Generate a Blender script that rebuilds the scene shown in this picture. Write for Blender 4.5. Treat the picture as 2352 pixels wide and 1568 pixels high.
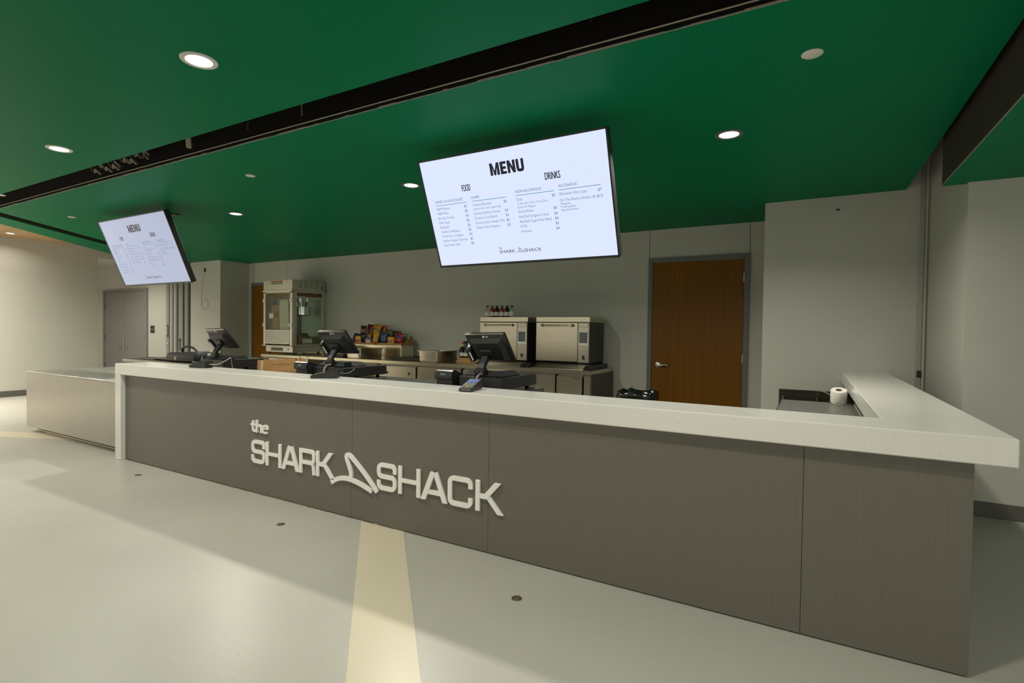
import bpy, bmesh, math, random
from mathutils import Vector, Matrix, Euler
random.seed(7)
for o in list(bpy.data.objects): bpy.data.objects.remove(o)
SC = bpy.context.scene
COL = SC.collection
PI = math.pi

# ------------------------------------------------------------------ camera
cd = bpy.data.cameras.new('camera'); cam = bpy.data.objects.new('camera', cd); COL.objects.link(cam)
YAW, PIT, ROL, FPX = -0.5134, -0.0199, 0.0136, 1201.07
fw = Vector((math.sin(YAW)*math.cos(PIT), math.cos(YAW)*math.cos(PIT), math.sin(PIT)))
rt = Vector((math.cos(YAW), -math.sin(YAW), 0)); up = rt.cross(fw)
rt, up = rt*math.cos(ROL)+up*math.sin(ROL), up*math.cos(ROL)-rt*math.sin(ROL)
M = Matrix((rt, up, -fw)).transposed().to_4x4(); M.translation = Vector((5.4548, -2.3557, 1.2083))
cam.matrix_world = M
cd.sensor_width = 36.0; cd.lens = 36.0*FPX/2352.0; cd.clip_start = 0.05; cd.clip_end = 200
SC.camera = cam

# ------------------------------------------------------------------ world, view, big lights
SC.view_settings.view_transform = 'Standard'
try: SC.view_settings.look = 'None'
except Exception: pass
SC.view_settings.gamma = 1.0
SC.view_settings.use_curve_mapping = False
SC.view_settings.exposure = 0.0
w = bpy.data.worlds.new('world'); SC.world = w; w.use_nodes = True
w.node_tree.nodes['Background'].inputs[0].default_value = (1.0, 0.95, 0.84, 1)
w.node_tree.nodes['Background'].inputs[1].default_value = 0.76
WARM = (1.0, 0.945, 0.83)

def area(name, loc, target, sx, sy, power, color=WARM, spread=PI):
    l = bpy.data.lights.new(name, 'AREA'); l.shape = 'RECTANGLE'; l.size = sx; l.size_y = sy
    l.energy = power; l.color = color; l.spread = spread
    o = bpy.data.objects.new(name, l); COL.objects.link(o); o.location = loc
    d = (Vector(target)-Vector(loc)).normalized()
    xx = Vector((1, -.0605, 0)).normalized(); zz_ = -(d-xx*d.dot(xx)).normalized(); yy = zz_.cross(xx)   # lies along the soffit edge
    o.rotation_euler = Matrix((xx, yy, zz_)).transposed().to_euler()
    return o
# unseen fill strips, added high behind the camera to lift the light
area('unseen_fill_strip', (1.0, -12.0, 8.0), (2.0, -1.5, 0), 16.0, 0.30, 60)
area('unseen_fill_strip', (-9.0, -9.0, 6.5), (-2.5, -1.0, 0), 6.0, 0.3, 250)

# ------------------------------------------------------------------ materials
def nodes(m):
    m.use_nodes = True; nt = m.node_tree; return nt, nt.nodes['Principled BSDF']
def mat(name, col, rough=0.5, metal=0.0, spec=0.5, noise=0.0, nscale=(40, 40, 40), bump=0.0, bscale=None, coat=0.0):
    m = bpy.data.materials.new(name); nt, b = nodes(m)
    b.inputs['Base Color'].default_value = (*col, 1); b.inputs['Roughness'].default_value = rough
    b.inputs['Metallic'].default_value = metal; b.inputs['Specular IOR Level'].default_value = spec
    b.inputs['Coat Weight'].default_value = coat
    if noise or bump:
        tc = nt.nodes.new('ShaderNodeTexCoord'); mp = nt.nodes.new('ShaderNodeMapping')
        mp.inputs['Scale'].default_value = nscale
        nz = nt.nodes.new('ShaderNodeTexNoise'); nz.inputs['Scale'].default_value = 1.0; nz.inputs['Detail'].default_value = 4
        nt.links.new(tc.outputs['Object'], mp.inputs[0]); nt.links.new(mp.outputs[0], nz.inputs[0])
        if noise:
            mr = nt.nodes.new('ShaderNodeMapRange'); mr.inputs[1].default_value = 0.3; mr.inputs[2].default_value = 0.7
            mr.inputs[3].default_value = 1-noise; mr.inputs[4].default_value = 1+noise
            vm = nt.nodes.new('ShaderNodeVectorMath'); vm.operation = 'SCALE'; vm.inputs[0].default_value = col
            nt.links.new(nz.outputs[0], mr.inputs[0]); nt.links.new(mr.outputs[0], vm.inputs['Scale'])
            nt.links.new(vm.outputs[0], b.inputs['Base Color'])
        if bump:
            bp = nt.nodes.new('ShaderNodeBump'); bp.inputs['Strength'].default_value = bump; bp.inputs['Distance'].default_value = 0.002
            nt.links.new(nz.outputs[0], bp.inputs['Height']); nt.links.new(bp.outputs[0], b.inputs['Normal'])
    return m
def emis(name, col, s):
    m = bpy.data.materials.new(name); nt, b = nodes(m)
    b.inputs['Base Color'].default_value = (0.02, 0.02, 0.02, 1); b.inputs['Roughness'].default_value = 0.3
    b.inputs['Emission Color'].default_value = (*col, 1); b.inputs['Emission Strength'].default_value = s
    return m
def speckled(name, col, spots, rough, scale, width, spec=0.5, coat=0.0, mottled=0.04):
    """solid base with small dark and pale chips, from cell noise"""
    m = bpy.data.materials.new(name); nt, b = nodes(m); L = nt.links
    b.inputs['Roughness'].default_value = rough; b.inputs['Specular IOR Level'].default_value = spec
    b.inputs['Coat Weight'].default_value = coat
    tc = nt.nodes.new('ShaderNodeTexCoord')
    nz = nt.nodes.new('ShaderNodeTexNoise'); nz.inputs['Scale'].default_value = 1.3; nz.inputs['Detail'].default_value = 5
    L.new(tc.outputs['Object'], nz.inputs[0])
    mr = nt.nodes.new('ShaderNodeMapRange'); mr.inputs[1].default_value = .3; mr.inputs[2].default_value = .7
    mr.inputs[3].default_value = 1-mottled; mr.inputs[4].default_value = 1+mottled; L.new(nz.outputs[0], mr.inputs[0])
    vm = nt.nodes.new('ShaderNodeVectorMath'); vm.operation = 'SCALE'; vm.inputs[0].default_value = col
    L.new(mr.outputs[0], vm.inputs['Scale']); last = vm.outputs[0]
    for i, (sc, sz) in enumerate(((scale, width), (scale*1.7, width))):
        vo = nt.nodes.new('ShaderNodeTexVoronoi'); vo.inputs['Scale'].default_value = sc
        L.new(tc.outputs['Object'], vo.inputs[0])
        lt = nt.nodes.new('ShaderNodeMath'); lt.operation = 'LESS_THAN'; lt.inputs[1].default_value = sz
        L.new(vo.outputs['Distance'], lt.inputs[0])
        sx = nt.nodes.new('ShaderNodeSeparateColor'); L.new(vo.outputs['Color'], sx.inputs[0])
        gt = nt.nodes.new('ShaderNodeMath'); gt.operation = 'GREATER_THAN'; gt.inputs[1].default_value = 0.76
        L.new(sx.outputs[0], gt.inputs[0])
        mu = nt.nodes.new('ShaderNodeMath'); mu.operation = 'MULTIPLY'; L.new(lt.outputs[0], mu.inputs[0]); L.new(gt.outputs[0], mu.inputs[1])
        mx = nt.nodes.new('ShaderNodeMix'); mx.data_type = 'RGBA'
        L.new(mu.outputs[0], mx.inputs[0]); L.new(last, mx.inputs[6]); mx.inputs[7].default_value = (*spots[i], 1)
        last = mx.outputs[2]
    L.new(last, b.inputs['Base Color'])
    return m
def glassy(name, tint=(0.95, 1.0, 0.97), gloss=0.12):
    m = bpy.data.materials.new(name); m.use_nodes = True; nt = m.node_tree; nt.nodes.clear()
    out = nt.nodes.new('ShaderNodeOutputMaterial'); t = nt.nodes.new('ShaderNodeBsdfTransparent'); g = nt.nodes.new('ShaderNodeBsdfGlossy')
    t.inputs[0].default_value = (*tint, 1); g.inputs['Roughness'].default_value = 0.04
    fr = nt.nodes.new('ShaderNodeLayerWeight'); fr.inputs[0].default_value = .5      # facing term: the same from either side of the pane
    pw = nt.nodes.new('ShaderNodeMath'); pw.operation = 'POWER'; pw.inputs[1].default_value = 5; nt.links.new(fr.outputs['Facing'], pw.inputs[0])
    ad = nt.nodes.new('ShaderNodeMath'); ad.operation = 'ADD'; ad.inputs[1].default_value = gloss*0.3; ad.use_clamp = True; nt.links.new(pw.outputs[0], ad.inputs[0])
    mx = nt.nodes.new('ShaderNodeMixShader'); nt.links.new(ad.outputs[0], mx.inputs[0]); nt.links.new(t.outputs[0], mx.inputs[1]); nt.links.new(g.outputs[0], mx.inputs[2])
    nt.links.new(mx.outputs[0], out.inputs[0]); return m
def woodmat(name, c1, c2, scale=(1.5, 1.5, 22), rough=0.4):
    m = bpy.data.materials.new(name); nt, b = nodes(m); L = nt.links
    tc = nt.nodes.new('ShaderNodeTexCoord'); mp = nt.nodes.new('ShaderNodeMapping'); mp.inputs['Scale'].default_value = scale
    nz = nt.nodes.new('ShaderNodeTexNoise'); nz.inputs['Scale'].default_value = 1.0; nz.inputs['Detail'].default_value = 6; nz.inputs['Roughness'].default_value = .65
    cr = nt.nodes.new('ShaderNodeValToRGB'); cr.color_ramp.elements[0].position = .3; cr.color_ramp.elements[1].position = .7
    cr.color_ramp.elements[0].color = (*c1, 1); cr.color_ramp.elements[1].color = (*c2, 1)
    L.new(tc.outputs['Object'], mp.inputs[0]); L.new(mp.outputs[0], nz.inputs[0]); L.new(nz.outputs[0], cr.inputs[0]); L.new(cr.outputs[0], b.inputs['Base Color'])
    b.inputs['Roughness'].default_value = rough; b.inputs['Specular IOR Level'].default_value = 0.22
    return m
def perforated(name, col, hole, scale):
    """sheet steel with a regular grid of round dark holes"""
    m = bpy.data.materials.new(name); nt, b = nodes(m); L = nt.links
    tc = nt.nodes.new('ShaderNodeTexCoord'); vo = nt.nodes.new('ShaderNodeTexVoronoi'); vo.inputs['Scale'].default_value = scale; vo.inputs['Randomness'].default_value = 0
    L.new(tc.outputs['Object'], vo.inputs[0])
    lt = nt.nodes.new('ShaderNodeMath'); lt.operation = 'LESS_THAN'; lt.inputs[1].default_value = .3; L.new(vo.outputs[0], lt.inputs[0])
    mx = nt.nodes.new('ShaderNodeMix'); mx.data_type = 'RGBA'; L.new(lt.outputs[0], mx.inputs[0]); mx.inputs[6].default_value = (*col, 1); mx.inputs[7].default_value = (*hole, 1)
    L.new(mx.outputs[2], b.inputs['Base Color']); b.inputs['Metallic'].default_value = .9; b.inputs['Roughness'].default_value = .35
    return m

m_green = mat('green_ceiling_paint', (0.0012, 0.183, 0.076), 0.45, spec=0.05, noise=.03, nscale=(1, 1, 1))
m_wall = mat('grey_wall_paint', (0.56, 0.55, 0.49), 0.55, noise=.015, nscale=(2, 2, 2))
m_floor = speckled('grey_rubber_floor', (0.455, 0.442, 0.392), ((.16, .16, .15), (.75, .74, .68)), 0.34, 55, 0.10, mottled=.05)
m_cream = speckled('cream_rubber_floor', (0.64, 0.580, 0.435), ((.35, .33, .27), (.85, .8, .68)), 0.32, 55, 0.10, mottled=.03)
m_quartz = speckled('white_quartz', (0.80, 0.785, 0.735), ((.52, .47, .37), (.62, .57, .48)), 0.16, 150, 0.20, mottled=.02)
m_panel = mat('brushed_grey_laminate', (0.146, 0.134, 0.108), 0.42, spec=.5, noise=.06, nscale=(260, 260, 3))
m_block = mat('pale_brushed_metal_laminate', (0.375, 0.35, 0.30), 0.30, metal=.35, noise=.05, nscale=(3, 260, 200))
m_blocktop = mat('pale_metal_top', (0.60, 0.575, 0.53), 0.26, metal=.25, noise=.04, nscale=(3, 30, 30))
m_steel = mat('brushed_steel', (0.60, 0.545, 0.41), 0.25, metal=1, noise=.06, nscale=(3, 120, 160), bump=.04)
m_steelv = mat('brushed_steel_upright', (0.55, 0.505, 0.39), 0.28, metal=1, noise=.07, nscale=(140, 140, 2), bump=.04)
m_steeld = mat('dull_steel', (0.33, 0.31, 0.27), 0.45, metal=1, noise=.05, nscale=(30, 30, 30))
m_chrome = mat('chrome', (0.8, 0.8, 0.8), 0.12, metal=1)
m_pan = mat('pan_steel', (0.68, 0.63, 0.53), 0.30, metal=1, noise=.06, nscale=(12, 12, 12))
m_white = mat('white_plastic', (0.74, 0.72, 0.66), 0.4)
m_sign = mat('white_acrylic_letter', (0.90, 0.895, 0.85), 0.35)
m_black = mat('black_plastic', (0.018, 0.018, 0.018), 0.38)
m_blackg = mat('black_gloss', (0.012, 0.012, 0.013), 0.14)
m_blackm = mat('black_matte', (0.008, 0.0075, 0.007), 0.85, spec=.2)
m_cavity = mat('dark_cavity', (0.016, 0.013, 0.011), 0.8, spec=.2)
m_brown = mat('dark_brown_bulkhead', (0.055, 0.044, 0.038), 0.7, spec=.2)
m_grey = mat('door_grey_paint', (0.24, 0.24, 0.215), 0.45)
m_frame = mat('door_frame_grey', (0.165, 0.168, 0.155), 0.45)
m_base = mat('baseboard_rubber', (0.11, 0.105, 0.09), 0.5)
m_door = woodmat('stained_wood_door', (0.165, 0.062, 0.003), (0.240, 0.100, 0.006), (60, 60, 1.2), .38)
m_woodceil = woodmat('wood_ceiling', (0.42, 0.26, 0.13), (0.6, 0.4, 0.22), (1.2, 9, 9), .5)
m_card = mat('kraft_cardboard', (0.42, 0.235, 0.095), 0.8, spec=.2, noise=.06, nscale=(15, 15, 15))
m_cardd = mat('brown_cardboard', (0.26, 0.145, 0.065), 0.85, spec=.2, noise=.08, nscale=(15, 15, 15))
m_paper = mat('white_paper', (0.78, 0.76, 0.70), 0.8)
m_glass = glassy('clear_glass')
m_bottle = glassy('clear_bottle', (0.86, 0.92, 0.88), .3)
m_diff = emis('lamp_diffuser', (1.0, 0.97, 0.92), 6.0)
m_ink = mat('dark_ink', (0.012, 0.012, 0.03), .6)
m_wire = mat('pale_wire', (0.55, 0.5, 0.38), .5)

# ------------------------------------------------------------------ mesh helper
class G:
    def __init__(s, M=None): s.bm = bmesh.new(); s.M = M or Matrix.Identity(4)
    def _add(s, bm2):
        bmesh.ops.transform(bm2, matrix=s.M, verts=bm2.verts)
        me = bpy.data.meshes.new('t'); bm2.to_mesh(me); bm2.free(); s.bm.from_mesh(me); bpy.data.meshes.remove(me)
    def box(s, a, b, bev=0, seg=1, M=None):
        t = bmesh.new(); bmesh.ops.create_cube(t, size=1)
        sx, sy, sz = (abs(b[i]-a[i]) for i in range(3))
        bmesh.ops.scale(t, vec=(sx, sy, sz), verts=t.verts)
        if bev: bmesh.ops.bevel(t, geom=list(t.edges), offset=min(bev, .49*min(sx, sy, sz)), segments=seg, affect='EDGES', profile=.5)
        bmesh.ops.translate(t, vec=[(a[i]+b[i])/2 for i in range(3)], verts=t.verts)
        if M: bmesh.ops.transform(t, matrix=M, verts=t.verts)
        s._add(t); return s
    def hexa(s, p):          # eight corners: bottom 0-3, top 4-7
        t = bmesh.new(); v = [t.verts.new(q) for q in p]
        for f in ((3, 2, 1, 0), (4, 5, 6, 7), (0, 1, 5, 4), (1, 2, 6, 5), (2, 3, 7, 6), (3, 0, 4, 7)): t.faces.new([v[i] for i in f])
        bmesh.ops.recalc_face_normals(t, faces=t.faces); s._add(t); return s
    def prism(s, poly, d0, d1, ax='z', bev=0):
        t = bmesh.new()
        def P(u, v, d): return {'z': (u, v, d), 'y': (u, d, v), 'x': (d, u, v)}[ax]
        lo = [t.verts.new(P(u, v, d0)) for u, v in poly]; hi = [t.verts.new(P(u, v, d1)) for u, v in poly]
        n = len(poly); t.faces.new(lo[::-1]); t.faces.new(hi)
        for i in range(n): t.faces.new((lo[i], lo[(i+1) % n], hi[(i+1) % n], hi[i]))
        bmesh.ops.recalc_face_normals(t, faces=t.faces)
        if bev: bmesh.ops.bevel(t, geom=[e for e in t.edges], offset=bev, segments=1, affect='EDGES')
        s._add(t); return s
    def lathe(s, prof, c=(0, 0, 0), n=24, M=None):
        t = bmesh.new(); rings = []
        for r, z in prof:
            if r < 1e-6: rings.append([t.verts.new((c[0], c[1], c[2]+z))])
            else: rings.append([t.verts.new((c[0]+r*math.cos(2*PI*i/n), c[1]+r*math.sin(2*PI*i/n), c[2]+z)) for i in range(n)])
        for A, B in zip(rings, rings[1:]):
            for i in range(n):
                j = (i+1) % n
                if len(A) == 1 and len(B) == 1: continue
                if len(A) == 1: t.faces.new((A[0], B[j], B[i]))
                elif len(B) == 1: t.faces.new((A[i], A[j], B[0]))
                else: t.faces.new((A[i], A[j], B[j], B[i]))
        bmesh.ops.recalc_face_normals(t, faces=t.faces)
        if M: bmesh.ops.transform(t, matrix=M, verts=t.verts)
        s._add(t); return s
    def tube(s, pts, r, n=8, smooth=0):
        pts = [Vector(p) for p in pts]
        if smooth:
            q = []
            for i in range(len(pts)-1):
                p0 = pts[max(i-1, 0)]; p1 = pts[i]; p2 = pts[i+1]; p3 = pts[min(i+2, len(pts)-1)]
                for k in range(smooth):
                    u = k/smooth
                    q.append(.5*((2*p1)+(-p0+p2)*u+(2*p0-5*p1+4*p2-p3)*u*u+(-p0+3*p1-3*p2+p3)*u**3))
            q.append(pts[-1]); pts = q
        t = bmesh.new(); rings = []; prev = None
        for i, p in enumerate(pts):
            d = (pts[min(i+1, len(pts)-1)]-pts[max(i-1, 0)]).normalized()
            if prev is None:
                a = Vector((0, 0, 1)) if abs(d.z) < .9 else Vector((1, 0, 0)); prev = d.cross(a).normalized()
            prev = (prev-d*prev.dot(d)).normalized(); b = d.cross(prev)
            rings.append([t.verts.new(p+prev*r*math.cos(2*PI*k/n)+b*r*math.sin(2*PI*k/n)) for k in range(n)])
        for A, B in zip(rings, rings[1:]):
            for k in range(n): t.faces.new((A[k], A[(k+1) % n], B[(k+1) % n], B[k]))
        t.faces.new(rings[0][::-1]); t.faces.new(rings[-1])
        bmesh.ops.recalc_face_normals(t, faces=t.faces); s._add(t); return s
    def build(s, name, m, parent=None, smooth=False, angle=35):
        me = bpy.data.meshes.new(name); s.bm.to_mesh(me); s.bm.free(); me.materials.append(m)
        if smooth:
            me.polygons.foreach_set('use_smooth', [True]*len(me.polygons))
            me.set_sharp_from_angle(angle=math.radians(angle))
        o = bpy.data.objects.new(name, me); COL.objects.link(o)
        if parent: o.parent = parent
        return o
def thing(name, loc, label, cat, group=None, rz=0):
    o = bpy.data.objects.new(name, None); COL.objects.link(o); o.empty_display_size = .05
    o.location = loc; o.rotation_euler = (0, 0, rz); o['label'] = label; o['category'] = cat
    if group: o['group'] = group
    return o
def tag(o, label, cat, group=None):
    o['label'] = label; o['category'] = cat
    if group: o['group'] = group
    return o
def struct(o): o['kind'] = 'structure'; return o
def copy_tree(o, parent=None):
    c = o.copy(); COL.objects.link(c); c.parent = parent
    for ch in list(o.children): copy_tree(ch, c)
    return c
def T(x, y, z): return Matrix.Translation((x, y, z))

_txt = {}
def text_bm(body, size, sx=1.0, bold=0.0, align='LEFT', width=None, depth=0.0):
    """text laid in the XZ plane (x right, z up, facing -y), as a bmesh; the built-in font"""
    cu = bpy.data.curves.new('txt', 'FONT'); cu.body = body; cu.size = size; cu.align_x = align; cu.offset = bold; cu.extrude = depth
    cu.resolution_u = 3
    o = bpy.data.objects.new('txt', cu); COL.objects.link(o)
    dg = bpy.context.evaluated_depsgraph_get(); me = bpy.data.meshes.new_from_object(o.evaluated_get(dg))
    bpy.data.objects.remove(o); bpy.data.curves.remove(cu)
    bm = bmesh.new(); bm.from_mesh(me); bpy.data.meshes.remove(me)
    if width:
        xs = [v.co.x for v in bm.verts]; sx = width/max(1e-6, max(xs)-min(xs))
    bmesh.ops.transform(bm, matrix=Matrix.Rotation(PI/2, 4, 'X') @ Matrix.Diagonal((sx, 1, 1, 1)), verts=bm.verts)
    return bm
def put_text(g, body, size, loc, bold=0.0, **k):
    for q in ((0,) if not bold else (-1, -.5, 0, .5, 1)):
        bm = text_bm(body, size, **k); bmesh.ops.translate(bm, vec=(loc[0]+q*bold, loc[1]-.00004*q, loc[2]), verts=bm.verts); g._add(bm)

# ------------------------------------------------------------------ setting: floor
ZC = 2.548
struct(G().box((-16, -16, -.12), (14, 6, 0)).build('floor', m_floor))
def strip(name, p, d0, d1, wdt):
    d = Vector((d1[0]-d0[0], d1[1]-d0[1])).normalized()
    n = Vector((-d.y, d.x))*wdt
    poly = [d0, d1, (d1[0]+n.x, d1[1]+n.y), (d0[0]+n.x, d0[1]+n.y)]
    return struct(G().prism(poly, .0, .0015).build(name, m_cream))
strip('trim_1', None, (2.62, .47), (7.45, -4.6), .25)
strip('trim_2', None, (-9.5, -3.25), (-1.05, .235), .25)

# ------------------------------------------------------------------ setting: walls
def wallbox(name, *bs):
    g = G()
    for a, b in bs: g.box(a, b)
    return struct(g.build(name, m_wall))
YB = 4.513
wb = wallbox('wall_back', ((-4.80, YB, 0), (-4.677, YB+.14, 3.0)), ((-4.677, YB, 2.13), (-3.45, YB+.14, 3.0)), ((-3.45, YB, 0), (3.634, YB+.14, 3.0)),
             ((3.634, YB, 2.177), (4.845, YB+.14, 3.0)), ((4.845, YB, 0), (5.056, YB+.14, 3.0)))
for x, z0 in ((-4.63, 2.13), (-3.59, 2.13), (3.634, 2.177), (4.838, 2.177)):
    G().box((x-.004, YB-.0015, z0), (x+.004, YB+.01, ZC)).build('control_joint', m_frame, wb)
wr = wallbox('wall_right', ((5.055, 3.588, 0), (6.39, 4.66, 3.0)))
wallbox('wall_right_front', ((6.39, 2.28, 0), (11, 4.66, 2.262)), ((6.39, 2.325, 2.262), (11, 4.66, 3.0)))
wallbox('wall_recess_left', ((-5.82, 3.895, 0), (-4.78, 4.66, 3.0)))
wallbox('wall_left', ((-6.35, -7.0, 0), (-6.1, 2.36, 2.68)))
wallbox('wall_far_left', ((-12.0, 3.9, 0), (-9.562, 4.05, 2.9)), ((-9.562, 3.9, 2.07), (-7.52, 4.05, 2.9)), ((-7.52, 3.9, 0), (-6.76, 4.05, 2.9)))
G_ = G(); G_.box((-6.76, 4.45, 0), (-5.82, 4.55, 3)); struct(G_.build('wall_pocket_back', m_cavity))
wallbox('wall_left_header', ((-6.35, 2.36, 2.47), (-6.1, 3.9, 2.655)))
struct(G().box((-12.0, 2.36, 2.60), (-6.35, 3.9, 2.65)).build('ceiling_corridor', m_wall))
wallbox('wall_far_side', ((-12.2, 1.0, 0), (-12.0, 4.05, 2.9)))
def base(name, a, b):
    g = G(); g.box(a, b, .004); return struct(g.build(name, m_base))
base('baseboard_left', (-6.1, -7, 0), (-6.088, 2.36, .10))
base('baseboard_right', (6.39, 2.268, 0), (11, 2.28, .10))
base('baseboard_back', (-3.4, YB-.012, 0), (3.6, YB, .10))
base('baseboard_recess', (5.055, 3.576, 0), (6.38, 3.588, .10))

# ------------------------------------------------------------------ setting: ceilings
CT = .012
ceil = struct(G().prism([(-2.95, .033), (6.217, .033), (6.217, 4.66), (-6.64, 4.66), (-6.2, 4.1)], ZC, ZC+CT).build('ceiling', m_green))
cf = struct(G().prism([(6.217, -.232), (-2.994, -.232), (-6.356, 3.975), (-7.21, 3.915), (-3.44, -.203), (0.1, -4.05), (6.217, -4.42)], ZC, ZC+CT).build('ceiling_front', m_green))
cr_ = struct(G().prism([(6.255, -3.85), (11, -4.14), (11, 2.325), (6.255, 2.325)], 2.262, 2.274).build('ceiling_right', m_green))
G().box((6.250, -3.85, 2.262), (6.256, 2.325, 2.268)).build('edge_bead', mat('bead_metal', (.30, .27, .22), .5), cr_)
struct(G().box((6.255, -3.85, 2.274), (6.275, 2.325, 3.05)).build('trim_3', m_brown))
cw = struct(G().prism([(-12.2, -3.306), (0.16, -4.054), (-3.3, -.203), (-7.0, 3.9), (-12.2, 3.9)], 2.655, 2.70).build('ceiling_left', m_woodceil))
# cavity above the partition track: dark lining seen through the slot
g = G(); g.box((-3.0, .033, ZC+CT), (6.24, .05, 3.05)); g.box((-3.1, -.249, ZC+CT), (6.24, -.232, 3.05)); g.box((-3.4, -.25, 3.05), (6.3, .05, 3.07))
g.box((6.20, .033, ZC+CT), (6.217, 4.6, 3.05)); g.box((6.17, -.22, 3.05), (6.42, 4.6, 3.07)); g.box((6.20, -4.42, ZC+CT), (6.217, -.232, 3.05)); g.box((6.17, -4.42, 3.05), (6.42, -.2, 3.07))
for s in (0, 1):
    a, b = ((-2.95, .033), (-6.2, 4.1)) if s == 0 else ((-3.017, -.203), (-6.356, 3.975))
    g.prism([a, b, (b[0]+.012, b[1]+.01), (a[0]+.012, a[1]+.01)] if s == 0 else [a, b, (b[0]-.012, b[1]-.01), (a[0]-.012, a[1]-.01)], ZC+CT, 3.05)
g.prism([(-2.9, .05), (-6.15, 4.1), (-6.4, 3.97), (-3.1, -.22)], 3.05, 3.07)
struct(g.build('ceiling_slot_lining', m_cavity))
# raw plaster edge and the steel track along the inner lip of the slot
g = G(); x = -2.9
while x < 6.1:
    wd = random.uniform(.03, .16); h = random.uniform(.003, .010)
    g.box((x, .029, ZC+.002), (x+wd, .0345, ZC+.002+h)); x += wd
o = g.build('plaster_edge', mat('raw_plaster', (.42, .38, .31), .9), ceil)
o['kind'] = 'stuff'
G().box((-2.85, .020, ZC+.030), (6.2, .033, ZC+.034)).build('track_rail', mat('track_rail_metal', (.75, .70, .58), .3, metal=.3), ceil)
G().box((-2.85, .027, ZC+.012), (6.2, .0345, ZC+.030)).build('track_channel', m_blackm, ceil)
G().prism([(-3.08, -.10), (-6.33, 3.95), (-6.355, 3.975), (-3.105, -.125)], ZC+.02, ZC+.05).build('track_rail', m_steeld, cf)
# hangers, a bent rod and a brace inside the slot
for x in (3.6, 4.55, 5.35): G().tube([(x, -.05, 3.05), (x, -.05, ZC+.1)], .003, 6).build('hanger_rod', m_steeld, ceil)
G().tube([(2.02, -.02, 2.98), (2.02, -.02, 2.80), (1.98, -.02, 2.78), (1.96, -.02, 2.82), (1.95, -.02, ZC+.07)], .006, 6).build('hanger_rod', m_steeld, ceil)
G().tube([(2.75, -.1, 3.02), (2.62, -.05, 2.86), (2.52, -.02, 2.72), (2.5, 0, ZC+.07)], .005, 6).build('hanger_rod', m_steeld, ceil)
G().tube([(1.42, -.17, 2.90), (1.22, -.02, ZC+.06)], .022, 8).build('brace', mat('brace_steel', (.30, .27, .22), .5, metal=.6), ceil)
g = G()
for k in range(16):
    x = -.25+.055*k+random.uniform(-.02, .02); y0 = -.12+random.uniform(0, .06); z0 = 2.63+random.uniform(0, .12)
    g.tube([(x, y0, z0), (x+.03, y0+.03, z0-.05), (x+.07, y0+.02, z0-.03), (x+.09, y0+.05, z0-.07)], .013, 5, smooth=3)
g.build('insulation_wrap', mat('crumpled_foil', (.16, .145, .115), .40, metal=.5), ceil, True)

# ------------------------------------------------------------------ downlights and cover discs
def downlight(x, y, z, r, label, dark, power, rin=.72):
    t = thing('downlight', (x, y, z), label, 'downlight', 'recessed ceiling downlights')
    G().lathe([(r, 0), (r, -.004), (r*.96, -.007), (r*rin, -.006), (r*rin, .0)], n=40).build('trim_ring', m_frame if dark else m_white, t, True)
    G().lathe([(0, -.0035), (r*rin*.99, -.0035), (r*rin*.99, 0.0)], n=40).build('diffuser', m_diff, t)
    l = bpy.data.lights.new('downlight_lamp', 'AREA'); l.shape = 'DISK'; l.size = r*rin*1.9; l.energy = power; l.color = WARM; l.spread = math.radians(150)
    lo = bpy.data.objects.new('downlight_lamp', l); COL.objects.link(lo); lo.parent = t; lo.location = (0, -.02 if dark else 0, -.012)
    lo.visible_glossy = True
    return t
PF, PB = 22, 32
downlight(2.763, -.824, ZC, .085, 'lit round downlight with wide white trim, largest in the front green ceiling', False, PF)
downlight(.474, -.569, ZC, .082, 'lit round downlight with white trim, left one in the front green ceiling', False, PF)
downlight(-.440, 1.43, ZC, .088, 'lit round downlight with dark trim between the two menu screens', True, PB)
downlight(2.230, 1.42, ZC, .088, 'lit round downlight with dark trim partly hidden by the large menu screen', True, PB)
downlight(4.970, 1.43, ZC, .088, 'lit round downlight with dark trim right of the large menu screen', True, PB)
downlight(-5.60, .98, 2.655, .065, 'small lit downlight in the pale wood ceiling at far left', False, 5)
for (x, y, z, p) in ((5.05, -1.08, ZC, PF*.8), (7.4, -1.3, 2.262, 14), (-5.0, -.55, 2.655, 125), (-4.0, -2.4, 2.655, 85), (-7.6, -1.5, 2.655, 30), (-8.9, 1.6, 2.655, 22), (-7.2, 2.5, 2.59, 34)):  # unseen fill lamps, added to brighten the left walls, floor and counter
    l = bpy.data.lights.new('added_fill_lamp', 'AREA'); l.shape = 'DISK'; l.size = .15; l.energy = p; l.color = WARM; l.spread = math.radians(150)
    lo = bpy.data.objects.new('added_fill_lamp', l); COL.objects.link(lo); lo.location = (x, y, z-.012)
for x, y, r, lb in ((5.448, .53, .047, 'plain white round cover plate near the dark right-hand bulkhead'), (1.148, .543, .040, 'plain white round cover plate between the slot and the small lit downlight'),
                    (-2.512, .625, .042, 'plain white round cover plate above and left of the far menu screen'), (-1.858, -.228, .045, 'plain white round cover plate cut by the left picture edge')):
    o = G().lathe([(0, -.006), (r*.9, -.006), (r, -.003), (r, 0)], n=32).build('ceiling_cover_plate', m_white, None, True); o.location = (x, y, ZC)
    tag(o, lb, 'cover plate', 'concealed sprinkler covers in the green ceiling')

# ------------------------------------------------------------------ doors
def hinge(g, x, y, z, h=.11, wd=.022): g.box((x-wd/2, y-.012, z-h/2), (x+wd/2, y, z+h/2), .003)
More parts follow.
